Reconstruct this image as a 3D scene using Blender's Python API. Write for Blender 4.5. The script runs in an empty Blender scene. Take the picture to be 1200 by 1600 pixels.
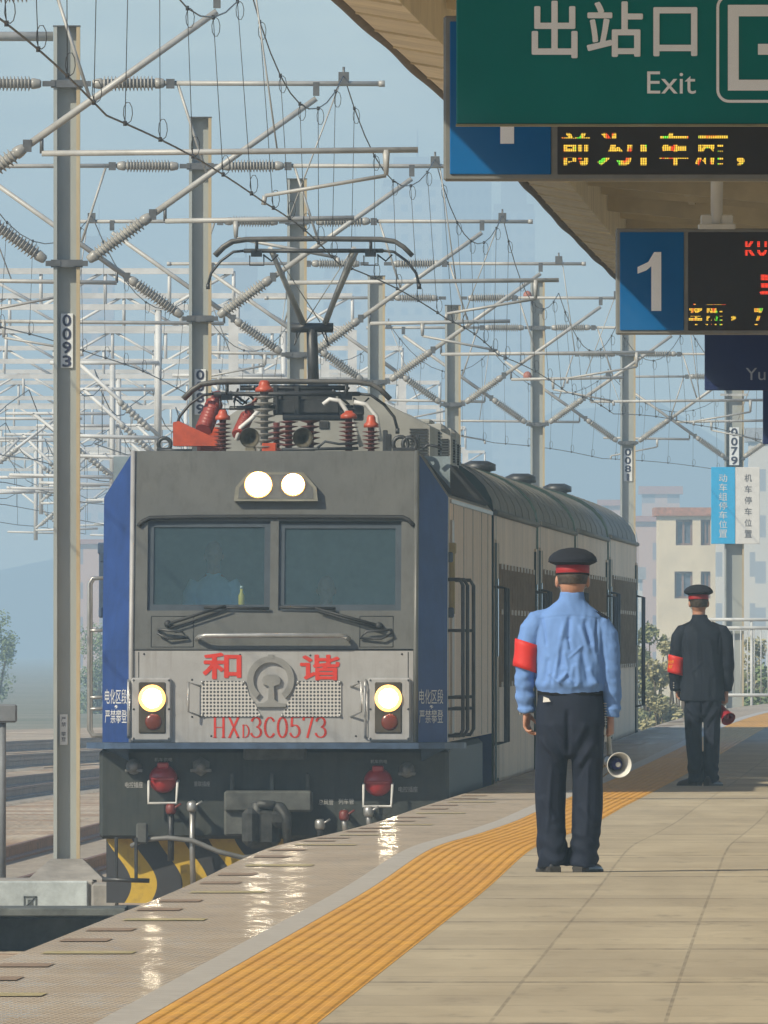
import bpy, math, random
import numpy as np
from mathutils import Vector, Matrix
random.seed(7); np.random.seed(7)
S = bpy.context.scene
COL = S.collection
R = math.radians

# ------------------------------------------------------------------ camera, sky, sun, exposure
F = 36000.0            # focal length in photo pixels (photo is 1200 x 1600)
CAMZ = 1.29            # eye height above the platform (platform top is z = 0)
cam = bpy.data.cameras.new('camera')
cam.sensor_fit = 'VERTICAL'; cam.sensor_height = 24.0; cam.sensor_width = 18.0
cam.lens = 24.0 * F / 1600.0
cam.clip_start = 1.0; cam.clip_end = 30000.0
camo = bpy.data.objects.new('camera', cam); COL.objects.link(camo)
camo.location = (0, 0, CAMZ)
camo.rotation_euler = (R(90) + math.atan(208.0 / F), 0, 0)
S.camera = camo

SUN_DIR = Vector((1.0, 0.9, -1.0)).normalized()       # the way the light travels
sun_el = math.asin(-SUN_DIR.z)
sun_az = math.atan2(-SUN_DIR.x, -SUN_DIR.y)           # bearing of the sun from +Y, clockwise
w = bpy.data.worlds.new("World"); S.world = w; w.use_nodes = True
nt = w.node_tree
sky = nt.nodes.new('ShaderNodeTexSky'); sky.sky_type = 'NISHITA'; sky.sun_disc = False
sky.sun_elevation = sun_el; sky.sun_rotation = sun_az
sky.air_density = 1.0; sky.dust_density = .4; sky.ozone_density = 2.0
# thin uneven cloud veil low over the horizon
_g = nt.nodes.new('ShaderNodeTexCoord'); _m = nt.nodes.new('ShaderNodeMapping'); _m.inputs['Scale'].default_value = (55, 55, 190); nt.links.new(_g.outputs['Generated'], _m.inputs['Vector'])
_n = nt.nodes.new('ShaderNodeTexNoise'); _n.inputs['Scale'].default_value = 1.6; _n.inputs['Detail'].default_value = 5; nt.links.new(_m.outputs[0], _n.inputs['Vector'])
_r = nt.nodes.new('ShaderNodeValToRGB'); _r.color_ramp.elements[0].position = .42; _r.color_ramp.elements[1].position = .68; _r.color_ramp.elements[0].color = (.90, .93, .96, 1); _r.color_ramp.elements[1].color = (1.38, 1.32, 1.26, 1); nt.links.new(_n.outputs['Fac'], _r.inputs['Fac'])
_x = nt.nodes.new('ShaderNodeMix'); _x.data_type = 'RGBA'; _x.blend_type = 'MULTIPLY'; _x.inputs[0].default_value = 1.0; nt.links.new(sky.outputs[0], _x.inputs[6]); nt.links.new(_r.outputs[0], _x.inputs[7])
nt.links.new(_x.outputs[2], nt.nodes['Background'].inputs[0])
nt.nodes['Background'].inputs[1].default_value = 0.105
sl = bpy.data.lights.new('sun', 'SUN'); sl.energy = 4.2; sl.angle = R(0.5); sl.color = (1.0, 0.895, 0.69)
so = bpy.data.objects.new('sun', sl); COL.objects.link(so)
so.rotation_euler = SUN_DIR.to_track_quat('-Z', 'Y').to_euler(); so.location = (-30, 60, 60)
S.view_settings.view_transform = 'Standard'; S.view_settings.look = 'None'
S.view_settings.gamma = 1.0; S.view_settings.exposure = 0.24
S.cycles.max_bounces = 6; S.cycles.volume_bounces = 0
S.cycles.transparent_max_bounces = 12

# ------------------------------------------------------------------ materials
MATS = {}
def mat(name, col, rough=0.6, metal=0.0, var=0.12, vscale=6.0, bump=0.0, bscale=40.0, spec=0.5, coat=0.0, col2=None, stretch=None, detail=5.0, grime=0.0):
    """Principled surface with a noise-driven change of colour (dirt, age) and an optional bump."""
    if name in MATS: return MATS[name]
    m = bpy.data.materials.new(name); m.use_nodes = True
    n = m.node_tree.nodes; l = m.node_tree.links; b = n['Principled BSDF']
    b.inputs['Roughness'].default_value = rough; b.inputs['Metallic'].default_value = metal
    b.inputs['Specular IOR Level'].default_value = spec
    if coat: b.inputs['Coat Weight'].default_value = coat; b.inputs['Coat Roughness'].default_value = 0.12
    tc = n.new('ShaderNodeTexCoord'); mp = n.new('ShaderNodeMapping')
    if stretch: mp.inputs['Scale'].default_value = stretch
    l.new(tc.outputs['Object'], mp.inputs['Vector'])
    nz = n.new('ShaderNodeTexNoise'); nz.inputs['Scale'].default_value = vscale; nz.inputs['Detail'].default_value = detail
    nz.inputs['Roughness'].default_value = 0.65
    l.new(mp.outputs[0], nz.inputs['Vector'])
    rp = n.new('ShaderNodeValToRGB'); rp.color_ramp.elements[0].position = 0.32; rp.color_ramp.elements[1].position = 0.68
    c = np.array(col[:3])
    d = np.array(col2[:3]) if col2 is not None else c * (1 - 2 * var)
    rp.color_ramp.elements[0].color = (*np.clip(d, 0, 1), 1)
    rp.color_ramp.elements[1].color = (*np.clip(c * (1 + (0 if col2 is not None else var)), 0, 1), 1)
    l.new(nz.outputs['Fac'], rp.inputs['Fac']); out_ = rp.outputs[0]
    if grime:
        m2 = n.new('ShaderNodeMapping'); m2.inputs['Scale'].default_value = (7, 7, .55); l.new(tc.outputs['Object'], m2.inputs['Vector'])
        for vec, sc_, lo_, hi_, k_ in ((m2.outputs[0], 2.2, .50, .72, grime), (tc.outputs['Object'], 5.5, .55, .75, grime * .8)):
            n3 = n.new('ShaderNodeTexNoise'); n3.inputs['Scale'].default_value = sc_; n3.inputs['Detail'].default_value = 8; n3.inputs['Roughness'].default_value = .7; l.new(vec, n3.inputs['Vector'])
            r3 = n.new('ShaderNodeValToRGB'); r3.color_ramp.elements[0].position = lo_; r3.color_ramp.elements[1].position = hi_; r3.color_ramp.elements[1].color = (k_, k_, k_, 1); l.new(n3.outputs['Fac'], r3.inputs['Fac'])
            x3 = n.new('ShaderNodeMix'); x3.data_type = 'RGBA'; l.new(r3.outputs[0], x3.inputs[0]); l.new(out_, x3.inputs[6]); x3.inputs[7].default_value = (*(c * np.array((.42, .37, .30))), 1); out_ = x3.outputs[2]
    l.new(out_, b.inputs['Base Color'])
    if bump:
        bz = n.new('ShaderNodeTexNoise'); bz.inputs['Scale'].default_value = bscale; bz.inputs['Detail'].default_value = 4
        l.new(tc.outputs['Object'], bz.inputs['Vector'])
        bp = n.new('ShaderNodeBump'); bp.inputs['Strength'].default_value = 1.0; bp.inputs['Distance'].default_value = bump
        l.new(bz.outputs['Fac'], bp.inputs['Height']); l.new(bp.outputs[0], b.inputs['Normal'])
    MATS[name] = m; return m

def emit(name, col, strength):
    if name in MATS: return MATS[name]
    m = bpy.data.materials.new(name); m.use_nodes = True
    b = m.node_tree.nodes['Principled BSDF']
    b.inputs['Base Color'].default_value = (*col, 1); b.inputs['Emission Color'].default_value = (*col, 1)
    b.inputs['Emission Strength'].default_value = strength
    MATS[name] = m; return m

class NB:
    """small node helper"""
    def __init__(s, name):
        s.m = bpy.data.materials.new(name); s.m.use_nodes = True
        s.n = s.m.node_tree.nodes; s.l = s.m.node_tree.links; s.b = s.n['Principled BSDF']; MATS[name] = s.m
    def math(s, op, a, b=None, c=None):
        q = s.n.new('ShaderNodeMath'); q.operation = op
        for i, v in enumerate((a, b, c)):
            if v is None: continue
            if isinstance(v, (int, float)): q.inputs[i].default_value = v
            else: s.l.new(v, q.inputs[i])
        return q.outputs[0]
    def mix(s, f, a, b):
        q = s.n.new('ShaderNodeMix'); q.data_type = 'RGBA'
        for k, v in ((0, f), (6, a), (7, b)):
            if isinstance(v, (int, float)): q.inputs[k].default_value = v
            elif isinstance(v, tuple): q.inputs[k].default_value = (*v[:3], 1)
            else: s.l.new(v, q.inputs[k])
        return q.outputs[2]
    def noise(s, vec, scale, detail=4, rough=0.6):
        q = s.n.new('ShaderNodeTexNoise'); q.inputs['Scale'].default_value = scale; q.inputs['Detail'].default_value = detail
        q.inputs['Roughness'].default_value = rough
        if vec is not None: s.l.new(vec, q.inputs['Vector'])
        return q.outputs['Fac']
    def ramp(s, f, p0, p1, c0=(0, 0, 0), c1=(1, 1, 1)):
        q = s.n.new('ShaderNodeValToRGB'); e = q.color_ramp.elements
        e[0].position = p0; e[1].position = p1; e[0].color = (*c0, 1); e[1].color = (*c1, 1)
        s.l.new(f, q.inputs[0]); return q.outputs[0]
    def coord(s, kind='Object', scale=None):
        t = s.n.new('ShaderNodeTexCoord')
        if scale is None: return t.outputs[kind]
        mp = s.n.new('ShaderNodeMapping'); mp.inputs['Scale'].default_value = scale
        s.l.new(t.outputs[kind], mp.inputs['Vector']); return mp.outputs[0]
    def sep(s, v):
        q = s.n.new('ShaderNodeSeparateXYZ'); s.l.new(v, q.inputs[0]); return q.outputs
    def bump(s, h, dist, strength=1.0):
        q = s.n.new('ShaderNodeBump'); q.inputs['Distance'].default_value = dist; q.inputs['Strength'].default_value = strength
        s.l.new(h, q.inputs['Height']); s.l.new(q.outputs[0], s.b.inputs['Normal'])
    def band(s, x, lo, hi):
        return s.math('MULTIPLY', s.math('GREATER_THAN', x, lo), s.math('LESS_THAN', x, hi))
    def set(s, **k):
        for a, v in k.items(): s.b.inputs[a.replace('_', ' ')].default_value = v

# ------------------------------------------------------------------ mesh helpers
def superell(n, e=2.0):
    t = np.arange(n) * 2 * np.pi / n
    c, s_ = np.cos(t), np.sin(t)
    return np.sign(c) * np.abs(c) ** (2 / e), np.sign(s_) * np.abs(s_) ** (2 / e)

class MB:
    def __init__(s): s.v = []; s.f = []; s.mi = []; s.sm = []
    def add(s, vs, fs, mi=0, smooth=False):
        o = len(s.v); s.v += [tuple(map(float, p)) for p in vs]
        for f in fs: s.f.append([i + o for i in f]); s.mi.append(mi); s.sm.append(smooth)
        return s
    def box(s, c, size, rot=None, mi=0):
        hx, hy, hz = [k / 2 for k in size]
        p = [Vector((a * hx, b * hy, d * hz)) for d in (-1, 1) for b in (-1, 1) for a in (-1, 1)]
        if rot is not None: p = [rot @ q for q in p]
        c = Vector(c)
        return s.add([q + c for q in p], [(0, 2, 3, 1), (4, 5, 7, 6), (0, 1, 5, 4), (2, 6, 7, 3), (0, 4, 6, 2), (1, 3, 7, 5)], mi)
    def bevbox(s, c, size, bv=0.01, mi=0):
        """box with chamfered vertical and horizontal edges (all 12)"""
        hx, hy, hz = [k / 2 for k in size]; bv = min(bv, hx * .9, hy * .9, hz * .9)
        vs = []; idx = {}
        for sx in (-1, 1):
            for sy in (-1, 1):
                for sz in (-1, 1):
                    for ax in range(3):
                        q = [sx * (hx - bv), sy * (hy - bv), sz * (hz - bv)]
                        q[ax] = (sx * hx, sy * hy, sz * hz)[ax]
                        idx[(sx, sy, sz, ax)] = len(vs); vs.append((q[0] + c[0], q[1] + c[1], q[2] + c[2]))
        fs = []
        for ax in range(3):
            o1, o2 = [a for a in range(3) if a != ax]
            for sg in (-1, 1):
                ring = []
                for a, b in ((-1, -1), (1, -1), (1, 1), (-1, 1)):
                    k = [0, 0, 0]; k[ax] = sg; k[o1] = a; k[o2] = b; ring.append(idx[(*k, ax)])
                fs.append(ring if (sg > 0) == (ax != 1) else ring[::-1])
        for ax in range(3):                                   # edges along ax
            o1, o2 = [a for a in range(3) if a != ax]
            for a in (-1, 1):
                for b in (-1, 1):
                    k0 = [0, 0, 0]; k1 = [0, 0, 0]; k0[ax] = -1; k1[ax] = 1
                    k0[o1] = k1[o1] = a; k0[o2] = k1[o2] = b
                    q = [idx[(*k0, o1)], idx[(*k1, o1)], idx[(*k1, o2)], idx[(*k0, o2)]]
                    fs.append(q)
        for sx in (-1, 1):
            for sy in (-1, 1):
                for sz in (-1, 1): fs.append([idx[(sx, sy, sz, a)] for a in range(3)])
        return s.add(vs, fs, mi)
    def tube(s, p0, p1, r, r1=None, n=8, mi=0, cap=True): return s.path([p0, p1], [r, r if r1 is None else r1], n, mi, cap)
    def path(s, pts, r, n=6, mi=0, cap=True, closed=False, e=2.0, ref=None, ry=None):
        pts = [Vector(p) for p in pts]; N = len(pts)
        if not hasattr(r, '__len__'): r = [r] * N
        if ry is None: ry = r
        cx, cy = superell(n, e); vs = []; prev = None
        for i, p in enumerate(pts):
            if closed: t = pts[(i + 1) % N] - pts[i - 1]
            else: t = pts[min(i + 1, N - 1)] - pts[max(i - 1, 0)]
            t = t.normalized() if t.length > 1e-9 else Vector((0, 0, 1))
            if prev is None:
                a = Vector(ref) if ref is not None else (Vector((0, 0, 1)) if abs(t.z) < .9 else Vector((1, 0, 0)))
            else: a = prev
            u = (a - t * a.dot(t)).normalized(); prev = u; v_ = t.cross(u)
            for k in range(n): vs.append(p + u * (cx[k] * r[i]) + v_ * (cy[k] * ry[i]))
        fs = []
        for i in range(N if closed else N - 1):
            j = (i + 1) % N
            for k in range(n): fs.append((i * n + k, i * n + (k + 1) % n, j * n + (k + 1) % n, j * n + k))
        s.add(vs, fs, mi, True)
        if cap and not closed:
            o = len(s.v) - len(vs)
            s.f.append([o + k for k in range(n)][::-1]); s.f.append([o + (N - 1) * n + k for k in range(n)]); s.mi += [mi, mi]; s.sm += [False, False]
        return s
    def lathe(s, o, axis, prof, n=16, mi=0, cap=True):
        """prof: (distance along axis, radius)"""
        o = Vector(o); ax = Vector(axis).normalized()
        a = Vector((0, 0, 1)) if abs(ax.z) < .9 else Vector((1, 0, 0))
        u = (a - ax * a.dot(ax)).normalized(); v_ = ax.cross(u); vs = []
        for t, r in prof:
            for k in range(n):
                q = 2 * math.pi * k / n; vs.append(o + ax * t + (u * math.cos(q) + v_ * math.sin(q)) * r)
        fs = [(i * n + k, i * n + (k + 1) % n, (i + 1) * n + (k + 1) % n, (i + 1) * n + k) for i in range(len(prof) - 1) for k in range(n)]
        s.add(vs, fs, mi, True)
        if cap:
            b = len(s.v) - len(vs); L = len(prof) - 1
            s.f.append([b + k for k in range(n)][::-1]); s.f.append([b + L * n + k for k in range(n)]); s.mi += [mi, mi]; s.sm += [False, False]
        return s
    def loft(s, rings, n=24, e=2.3, mi=0):
        """rings: (cx, cy, z, rx, ry), horizontal rings, closed at both ends"""
        cx, cy = superell(n, e); vs = []
        for (x, y, z, rx, ry) in rings:
            for k in range(n): vs.append((x + cx[k] * rx, y + cy[k] * ry, z))
        N = len(rings)
        fs = [(i * n + k, i * n + (k + 1) % n, (i + 1) * n + (k + 1) % n, (i + 1) * n + k) for i in range(N - 1) for k in range(n)]
        fs += [list(range(n))[::-1], [(N - 1) * n + k for k in range(n)]]
        return s.add(vs, fs, mi, True)
    def ell(s, c, r, n=16, m=10, mi=0):
        vs = [(c[0], c[1], c[2] - r[2])]; fs = []
        for i in range(1, m):
            a = -math.pi / 2 + math.pi * i / m
            for k in range(n):
                q = 2 * math.pi * k / n
                vs.append((c[0] + r[0] * math.cos(a) * math.cos(q), c[1] + r[1] * math.cos(a) * math.sin(q), c[2] + r[2] * math.sin(a)))
        vs.append((c[0], c[1], c[2] + r[2])); L = len(vs) - 1
        for k in range(n):
            fs.append((0, 1 + (k + 1) % n, 1 + k)); fs.append((L, 1 + (m - 2) * n + k, 1 + (m - 2) * n + (k + 1) % n))
        for i in range(m - 2):
            for k in range(n):
                fs.append((1 + i * n + k, 1 + i * n + (k + 1) % n, 1 + (i + 1) * n + (k + 1) % n, 1 + (i + 1) * n + k))
        return s.add(vs, fs, mi, True)
    def prism(s, poly, fn, t0, t1, mi=0):
        """extrude the polygon [(u, v)] from depth t0 to t1; fn(u, v, t) gives the point"""
        n = len(poly)
        vs = [fn(u, v, t0) for u, v in poly] + [fn(u, v, t1) for u, v in poly]
        fs = [list(range(n)), [n + k for k in range(n)][::-1]] + [(k, n + k, n + (k + 1) % n, (k + 1) % n) for k in range(n)]
        return s.add(vs, fs, mi)
    def grid(s, P, mi=0, smooth=True):
        """P[i][j] points"""
        a, b = len(P), len(P[0])
        vs = [p for row in P for p in row]
        fs = [(i * b + j, i * b + j + 1, (i + 1) * b + j + 1, (i + 1) * b + j) for i in range(a - 1) for j in range(b - 1)]
        return s.add(vs, fs, mi, smooth)
    def data(s, name, mats, fix=True):
        me = bpy.data.meshes.new(name); me.from_pydata(s.v, [], s.f)
        for m in (mats if isinstance(mats, (list, tuple)) else [mats]): me.materials.append(m)
        me.polygons.foreach_set('material_index', s.mi); me.polygons.foreach_set('use_smooth', s.sm)
        if fix:
            import bmesh
            bm = bmesh.new(); bm.from_mesh(me); bmesh.ops.recalc_face_normals(bm, faces=bm.faces); bm.to_mesh(me); bm.free()
        me.update(); return me
    def build(s, name, mats, parent=None, fix=True):
        o = bpy.data.objects.new(name, s.data(name, mats, fix)); COL.objects.link(o)
        if parent is not None: o.parent = parent
        return o

def tag(o, label=None, cat=None, group=None, kind=None):
    if label: o['label'] = label
    if cat: o['category'] = cat
    if group: o['group'] = group
    if kind: o['kind'] = kind
    return o
def thing(name, label, cat, loc=(0, 0, 0), rz=0.0, group=None):
    o = bpy.data.objects.new(name, None); COL.objects.link(o); o.location = loc; o.rotation_euler = (0, 0, rz)
    o.empty_display_size = .2
    return tag(o, label, cat, group)

_tc = bpy.data.curves.new('lettering', 'FONT'); _to = bpy.data.objects.new('lettering', _tc); COL.objects.link(_to)
_tcache = {}
def glyphs(body, bold=0.0):
    k = (body, bold)
    if k not in _tcache:
        _tc.body = body; _tc.size = 1.0; _tc.offset = bold; _tc.resolution_u = 4
        bpy.context.view_layer.update()
        dg = bpy.context.evaluated_depsgraph_get(); ev = _to.evaluated_get(dg); me = ev.to_mesh()
        V = np.array([v.co[:2] for v in me.vertices]); Fc = [list(p.vertices) for p in me.polygons]
        ev.to_mesh_clear(); _tcache[k] = (V, Fc)
    return _tcache[k]
def text(mb, body, rect, fn, bold=0.0, mi=0, fat=0.0):
    """fit the lettering into rect = (u0, v0, u1, v1); fn(u, v) gives the point"""
    V, Fc = glyphs(body, bold)
    a, b = V.min(0), V.max(0); u0, v0, u1, v1 = rect
    q = (V - a) / np.maximum(b - a, 1e-6)
    for i, (a_, b_) in enumerate([(0, 0)] if not fat else [(0, 0), (fat, 0), (-fat, 0), (0, fat), (0, -fat), (fat * .7, fat * .7), (-fat * .7, fat * .7), (fat * .7, -fat * .7), (-fat * .7, -fat * .7)]):
        P = [Vector(fn(u0 + x * (u1 - u0) + a_, v0 + y * (v1 - v0) + b_)) for x, y in q]
        mb.add([(p.x, p.y - .0003 * i, p.z) for p in P], Fc, mi)
    return mb

# ------------------------------------------------------------------ the line: track centre, platform edge, levels
_ty = np.array([0, 60, 94, 114, 144, 172, 200, 213, 231, 257, 294, 331, 368, 405, 442, 479, 520, 600, 800.])
_tx = np.array([-4.95, -3.82, -3.22, -2.86, -2.28, -1.64, -0.96, -0.65, -0.22, 0.42, 1.36, 2.36, 3.57, 5.17, 7.15, 9.75, 13.2, 21, 45.])
_m = np.gradient(_tx, _ty)
def tcx(Y):
    Y = min(max(Y, 0.0), 799.9); i = int(np.searchsorted(_ty, Y, 'right') - 1); h = _ty[i + 1] - _ty[i]; t = (Y - _ty[i]) / h
    return ((2*t**3 - 3*t**2 + 1) * _tx[i] + (t**3 - 2*t**2 + t) * h * _m[i] + (-2*t**3 + 3*t**2) * _tx[i+1] + (t**3 - t**2) * h * _m[i+1])
def slope(Y): return (tcx(Y + 1) - tcx(Y - 1)) / 2
def edge(Y): return tcx(Y) + 1.65
def rise(Y):
    t = min(max((Y - 215) / 200.0, 0), 1); return 0.27 * (t * t * (3 - 2 * t))
def pz(Y): return rise(Y) + 0.052 * math.exp(-((Y - 140) / 13.0) ** 2) - 0.012 * math.exp(-((Y - 172) / 9.0) ** 2)
def PX(x, y, Y): return ((x - 600) * Y / F, Y, CAMZ + (1008 - y) * Y / F)     # photo pixel at distance Y
# ------------------------------------------------------------------ surface materials of the setting
def platform_mats():
    # UV map: u = metres from the platform edge, v = metres along the line
    q = NB('paving_slabs'); uv = q.sep(q.coord('UV')); u, v = uv[0], uv[1]; ob = q.coord('Object')
    def seam(x, period, off, wdt): return q.math('LESS_THAN', q.math('ABSOLUTE', q.math('SUBTRACT', q.math('MODULO', q.math('ADD', x, off + period * 50), period), period / 2)), wdt)
    s1 = seam(u, 0.6, -1.62 - 0.28, 0.007); s2 = seam(v, 2.4, 0.3, 0.05); s3 = seam(v, 9.6, 3.0, 0.16)
    fine = q.noise(ob, 9, 6, .7); big = q.noise(q.coord('Object', (1.5, .12, 1)), 1.2, 3)
    base = q.mix(q.ramp(big, .35, .65), (.415, .355, .25), (.51, .445, .32))
    base = q.mix(q.math('MULTIPLY', q.ramp(fine, .45, .75), .35), base, (.24, .20, .155))
    # each slab a little different
    cell = q.n.new('ShaderNodeTexWhiteNoise'); cell.noise_dimensions = '2D'
    cv = q.n.new('ShaderNodeCombineXYZ')
    q.l.new(q.math('FLOOR', q.math('DIVIDE', q.math('ADD', u, 28.4), .6)), cv.inputs[0]); q.l.new(q.math('FLOOR', q.math('DIVIDE', q.math('ADD', v, 121.5), 2.4)), cv.inputs[1])
    q.l.new(cv.outputs[0], cell.inputs[0])
    base = q.mix(q.math('MULTIPLY', cell.outputs[0], .38), base, (.25, .21, .16)); spot = q.noise(q.coord('Object', (2.5, .3, 1)), 1.3, 6, .75); base = q.mix(q.math('MULTIPLY', q.ramp(spot, .56, .68), .45), base, (.17, .145, .115))
    sm = q.math('MAXIMUM', q.math('MULTIPLY', s1, .5), q.math('MAXIMUM', q.math('MULTIPLY', s2, .35), q.math('MULTIPLY', s3, .75)))
    st = q.noise(q.coord('Object', (3, .6, 1)), 2.0, 5, .7)
    sm = q.math('MULTIPLY', sm, q.ramp(st, .3, .6))
    base = q.mix(sm, base, (.09, .075, .06)); q.l.new(base, q.b.inputs['Base Color']); q.set(Roughness=.75)
    q.bump(fine, .002)
    # edge paving: anti-slip tiles, slightly polished
    q = NB('edge_tiles'); uv = q.sep(q.coord('UV')); u, v = uv[0], uv[1]; ob = q.coord('Object')
    fine = q.noise(ob, 14, 5, .7); big = q.noise(q.coord('Object', (1, .2, 1)), 1.6, 3)
    base = q.mix(q.ramp(big, .35, .65), (.42, .345, .255), (.50, .42, .32))
    base = q.mix(q.math('MULTIPLY', q.ramp(fine, .45, .75), .3), base, (.18, .14, .11))
    du = q.math('SINE', q.math('MULTIPLY', q.math('ADD', u, q.math('MULTIPLY', v, .035)), 2 * math.pi / .028))
    dv = q.math('SINE', q.math('MULTIPLY', v, 2 * math.pi / .55))
    bumps = q.math('MULTIPLY', du, dv)
    base = q.mix(q.math('MULTIPLY', q.math('GREATER_THAN', bumps, .15), .42), base, (.13, .10, .08))
    j = q.math('LESS_THAN', q.math('ABSOLUTE', q.math('SUBTRACT', q.math('MODULO', q.math('ADD', v, 90.0), 1.2), .6)), .03)
    base = q.mix(q.math('MULTIPLY', j, .4), base, (.10, .08, .06))
    q.l.new(base, q.b.inputs['Base Color']); q.set(Roughness=.30)
    rr = q.ramp(fine, .35, .7, (.50, .50, .50), (.65, .65, .65)); q.l.new(rr, q.b.inputs['Roughness'])
    q.bump(q.math('ADD', q.math('MULTIPLY', bumps, .5), q.math('MULTIPLY', fine, .6)), .0012); q.b.inputs['Specular IOR Level'].default_value = .12; brk = q.ramp(q.noise(q.coord('Object', (5, .55, 1)), 1.0, 5, .75), .47, .60); q.l.new(q.math('MULTIPLY', q.math('MULTIPLY', q.math('GREATER_THAN', q.math('ADD', bumps, q.math('MULTIPLY', fine, 1.2)), .62), brk), .42), q.b.inputs['Coat Weight']); q.b.inputs['Coat Roughness'].default_value = .10
    q = NB('white_line_paint'); ob = q.coord('Object'); nz = q.noise(ob, 7, 6, .7)
    q.l.new(q.mix(q.ramp(nz, .4, .75), (.50, .47, .42), (.32, .29, .25)), q.b.inputs['Base Color']); q.set(Roughness=.5)
    q = NB('tactile_yellow'); ob = q.coord('Object'); nz = q.noise(ob, 11, 6, .7); b2 = q.noise(q.coord('Object', (2, .25, 1)), 2.2, 4)
    c = q.mix(q.ramp(b2, .35, .7), (.80, .42, .045), (.70, .35, .04)); c = q.mix(q.math('MULTIPLY', q.ramp(nz, .5, .75), .5), c, (.27, .135, .05))
    v = q.sep(q.coord('UV'))[1]
    j = q.math('LESS_THAN', q.math('ABSOLUTE', q.math('SUBTRACT', q.math('MODULO', q.math('ADD', v, 90.0), 3.6), 1.8)), .04)
    c = q.mix(q.math('MULTIPLY', j, .55), c, (.2, .1, .03))
    j2 = q.math('LESS_THAN', q.math('ABSOLUTE', q.math('SUBTRACT', q.math('MODULO', q.math('ADD', v, 90.0), .6), .3)), .035); c = q.mix(q.math('MULTIPLY', j2, .4), c, (.25, .12, .03))
    gr = q.noise(q.coord('Object', (4, .5, 1)), 2.0, 6, .75); c = q.mix(q.math('MULTIPLY', q.ramp(gr, .52, .70), .45), c, (.30, .17, .06))
    cell = q.n.new('ShaderNodeTexWhiteNoise'); cell.noise_dimensions = '2D'; cv = q.n.new('ShaderNodeCombineXYZ'); u = q.sep(q.coord('UV'))[0]
    q.l.new(q.math('FLOOR', q.math('DIVIDE', q.math('SUBTRACT', u, .9925), .3075)), cv.inputs[0]); q.l.new(q.math('FLOOR', q.math('DIVIDE', v, .6)), cv.inputs[1]); q.l.new(cv.outputs[0], cell.inputs[0])
    c = q.mix(q.math('MULTIPLY', cell.outputs[0], .35), c, (.45, .19, .035))
    q.l.new(c, q.b.inputs['Base Color']); q.set(Roughness=.55)
platform_mats()
M_conc = mat('concrete', (.30, .285, .26), .85, var=.18, vscale=2.5, bump=.004, bscale=30)
M_concw = mat('whitewashed_concrete', (.42, .47, .48), .8, var=.2, vscale=3.5, bump=.003, bscale=20)
M_dark = mat('dark_recess', (.03, .032, .034), .8)
M_ballast = None
def ballast_mat():
    q = NB('ballast'); ob = q.coord('Object')
    vo = q.n.new('ShaderNodeTexVoronoi'); vo.inputs['Scale'].default_value = 9; q.l.new(ob, vo.inputs['Vector'])
    big = q.noise(q.coord('Object', (.5, .06, 1)), 1.0, 4); big2 = q.noise(ob, .35, 4)
    c = q.mix(q.ramp(big, .38, .62), (.42, .32, .21), (.66, .55, .40)); c = q.mix(q.math('MULTIPLY', q.ramp(big2, .45, .62), .8), c, (.36, .19, .085))
    sv = q.sep(vo.outputs['Color'])
    c = q.mix(q.math('MULTIPLY', sv[0], .5), c, (.17, .14, .11))
    q.l.new(c, q.b.inputs['Base Color']); q.set(Roughness=.9); q.bump(vo.outputs['Distance'], .05)
    q = NB('far_ground'); ob = q.coord('Object'); nz = q.noise(ob, .05, 6); n2 = q.noise(ob, .6, 4)
    c = q.mix(q.ramp(nz, .4, .6), (.16, .15, .075), (.28, .23, .15)); c = q.mix(q.math('MULTIPLY', n2, .4), c, (.09, .10, .04))
    q.l.new(c, q.b.inputs['Base Color']); q.set(Roughness=.95)
ballast_mat()
M_rail = mat('rail_steel', (.20, .105, .055), .6, metal=.1, var=.25, vscale=3)
M_sleeper = mat('sleeper_concrete', (.33, .30, .26), .85, var=.15)

# ------------------------------------------------------------------ ground and tracks
g = MB(); g.add([(-9000, -200, -1.62), (9000, -200, -1.62), (9000, 16000, -1.62), (-9000, 16000, -1.62)], [(0, 1, 2, 3)])
tag(g.build('ground', MATS['far_ground']), kind='structure')
g = MB(); rows = []
ys = list(range(20, 800, 6))
for Y in ys:
    c = tcx(Y); z = rise(Y) - 1.25
    rows.append([(c + d, Y, z + h) for d, h in ((-44, -.30), (-24, -.21), (-12, -.21), (-3.4, -.19), (2.2, -.20), (6, -.20), (30, -.30))])
g.grid(rows); tag(g.build('ballast', MATS['ballast']), kind='structure')

def track(name, off, y0, y1, step=4, bend=1.0):
    """one railway track: two rails on concrete sleepers"""
    r = MB(); prof = [(-.073, -.176), (.073, -.176), (.073, -.15), (.012, -.13), (.012, -.045), (.036, -.035), (.036, 0), (-.036, 0), (-.036, -.035), (-.012, -.045), (-.012, -.13), (-.073, -.15)]
    def cx(Y): return tcx(Y) * bend + off
    for sgn in (-1, 1):
        P = [[(cx(Y) + sgn * .7535 + a, Y, rise(Y) - 1.25 + b) for a, b in prof + prof[:1]] for Y in np.arange(y0, y1 + 1, step)]
        r.grid(P, smooth=False)
    o = tag(r.build(name, M_rail), kind='structure')
    s = MB()
    for Y in np.arange(y0, min(y1, 460), .62):
        s.box((cx(Y), Y, rise(Y) - 1.25 - .176 - .085), (2.5, .26, .17))
    s.build('sleepers', M_sleeper, o)
    return o
track('railway_track', 0, 60, 760)
for k, off in enumerate((-4.94, -10.2, -15.2, -20.4)):
    track('railway_track', off, 60, 760, bend=(1.0, .93, .86, .8)[k])

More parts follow.
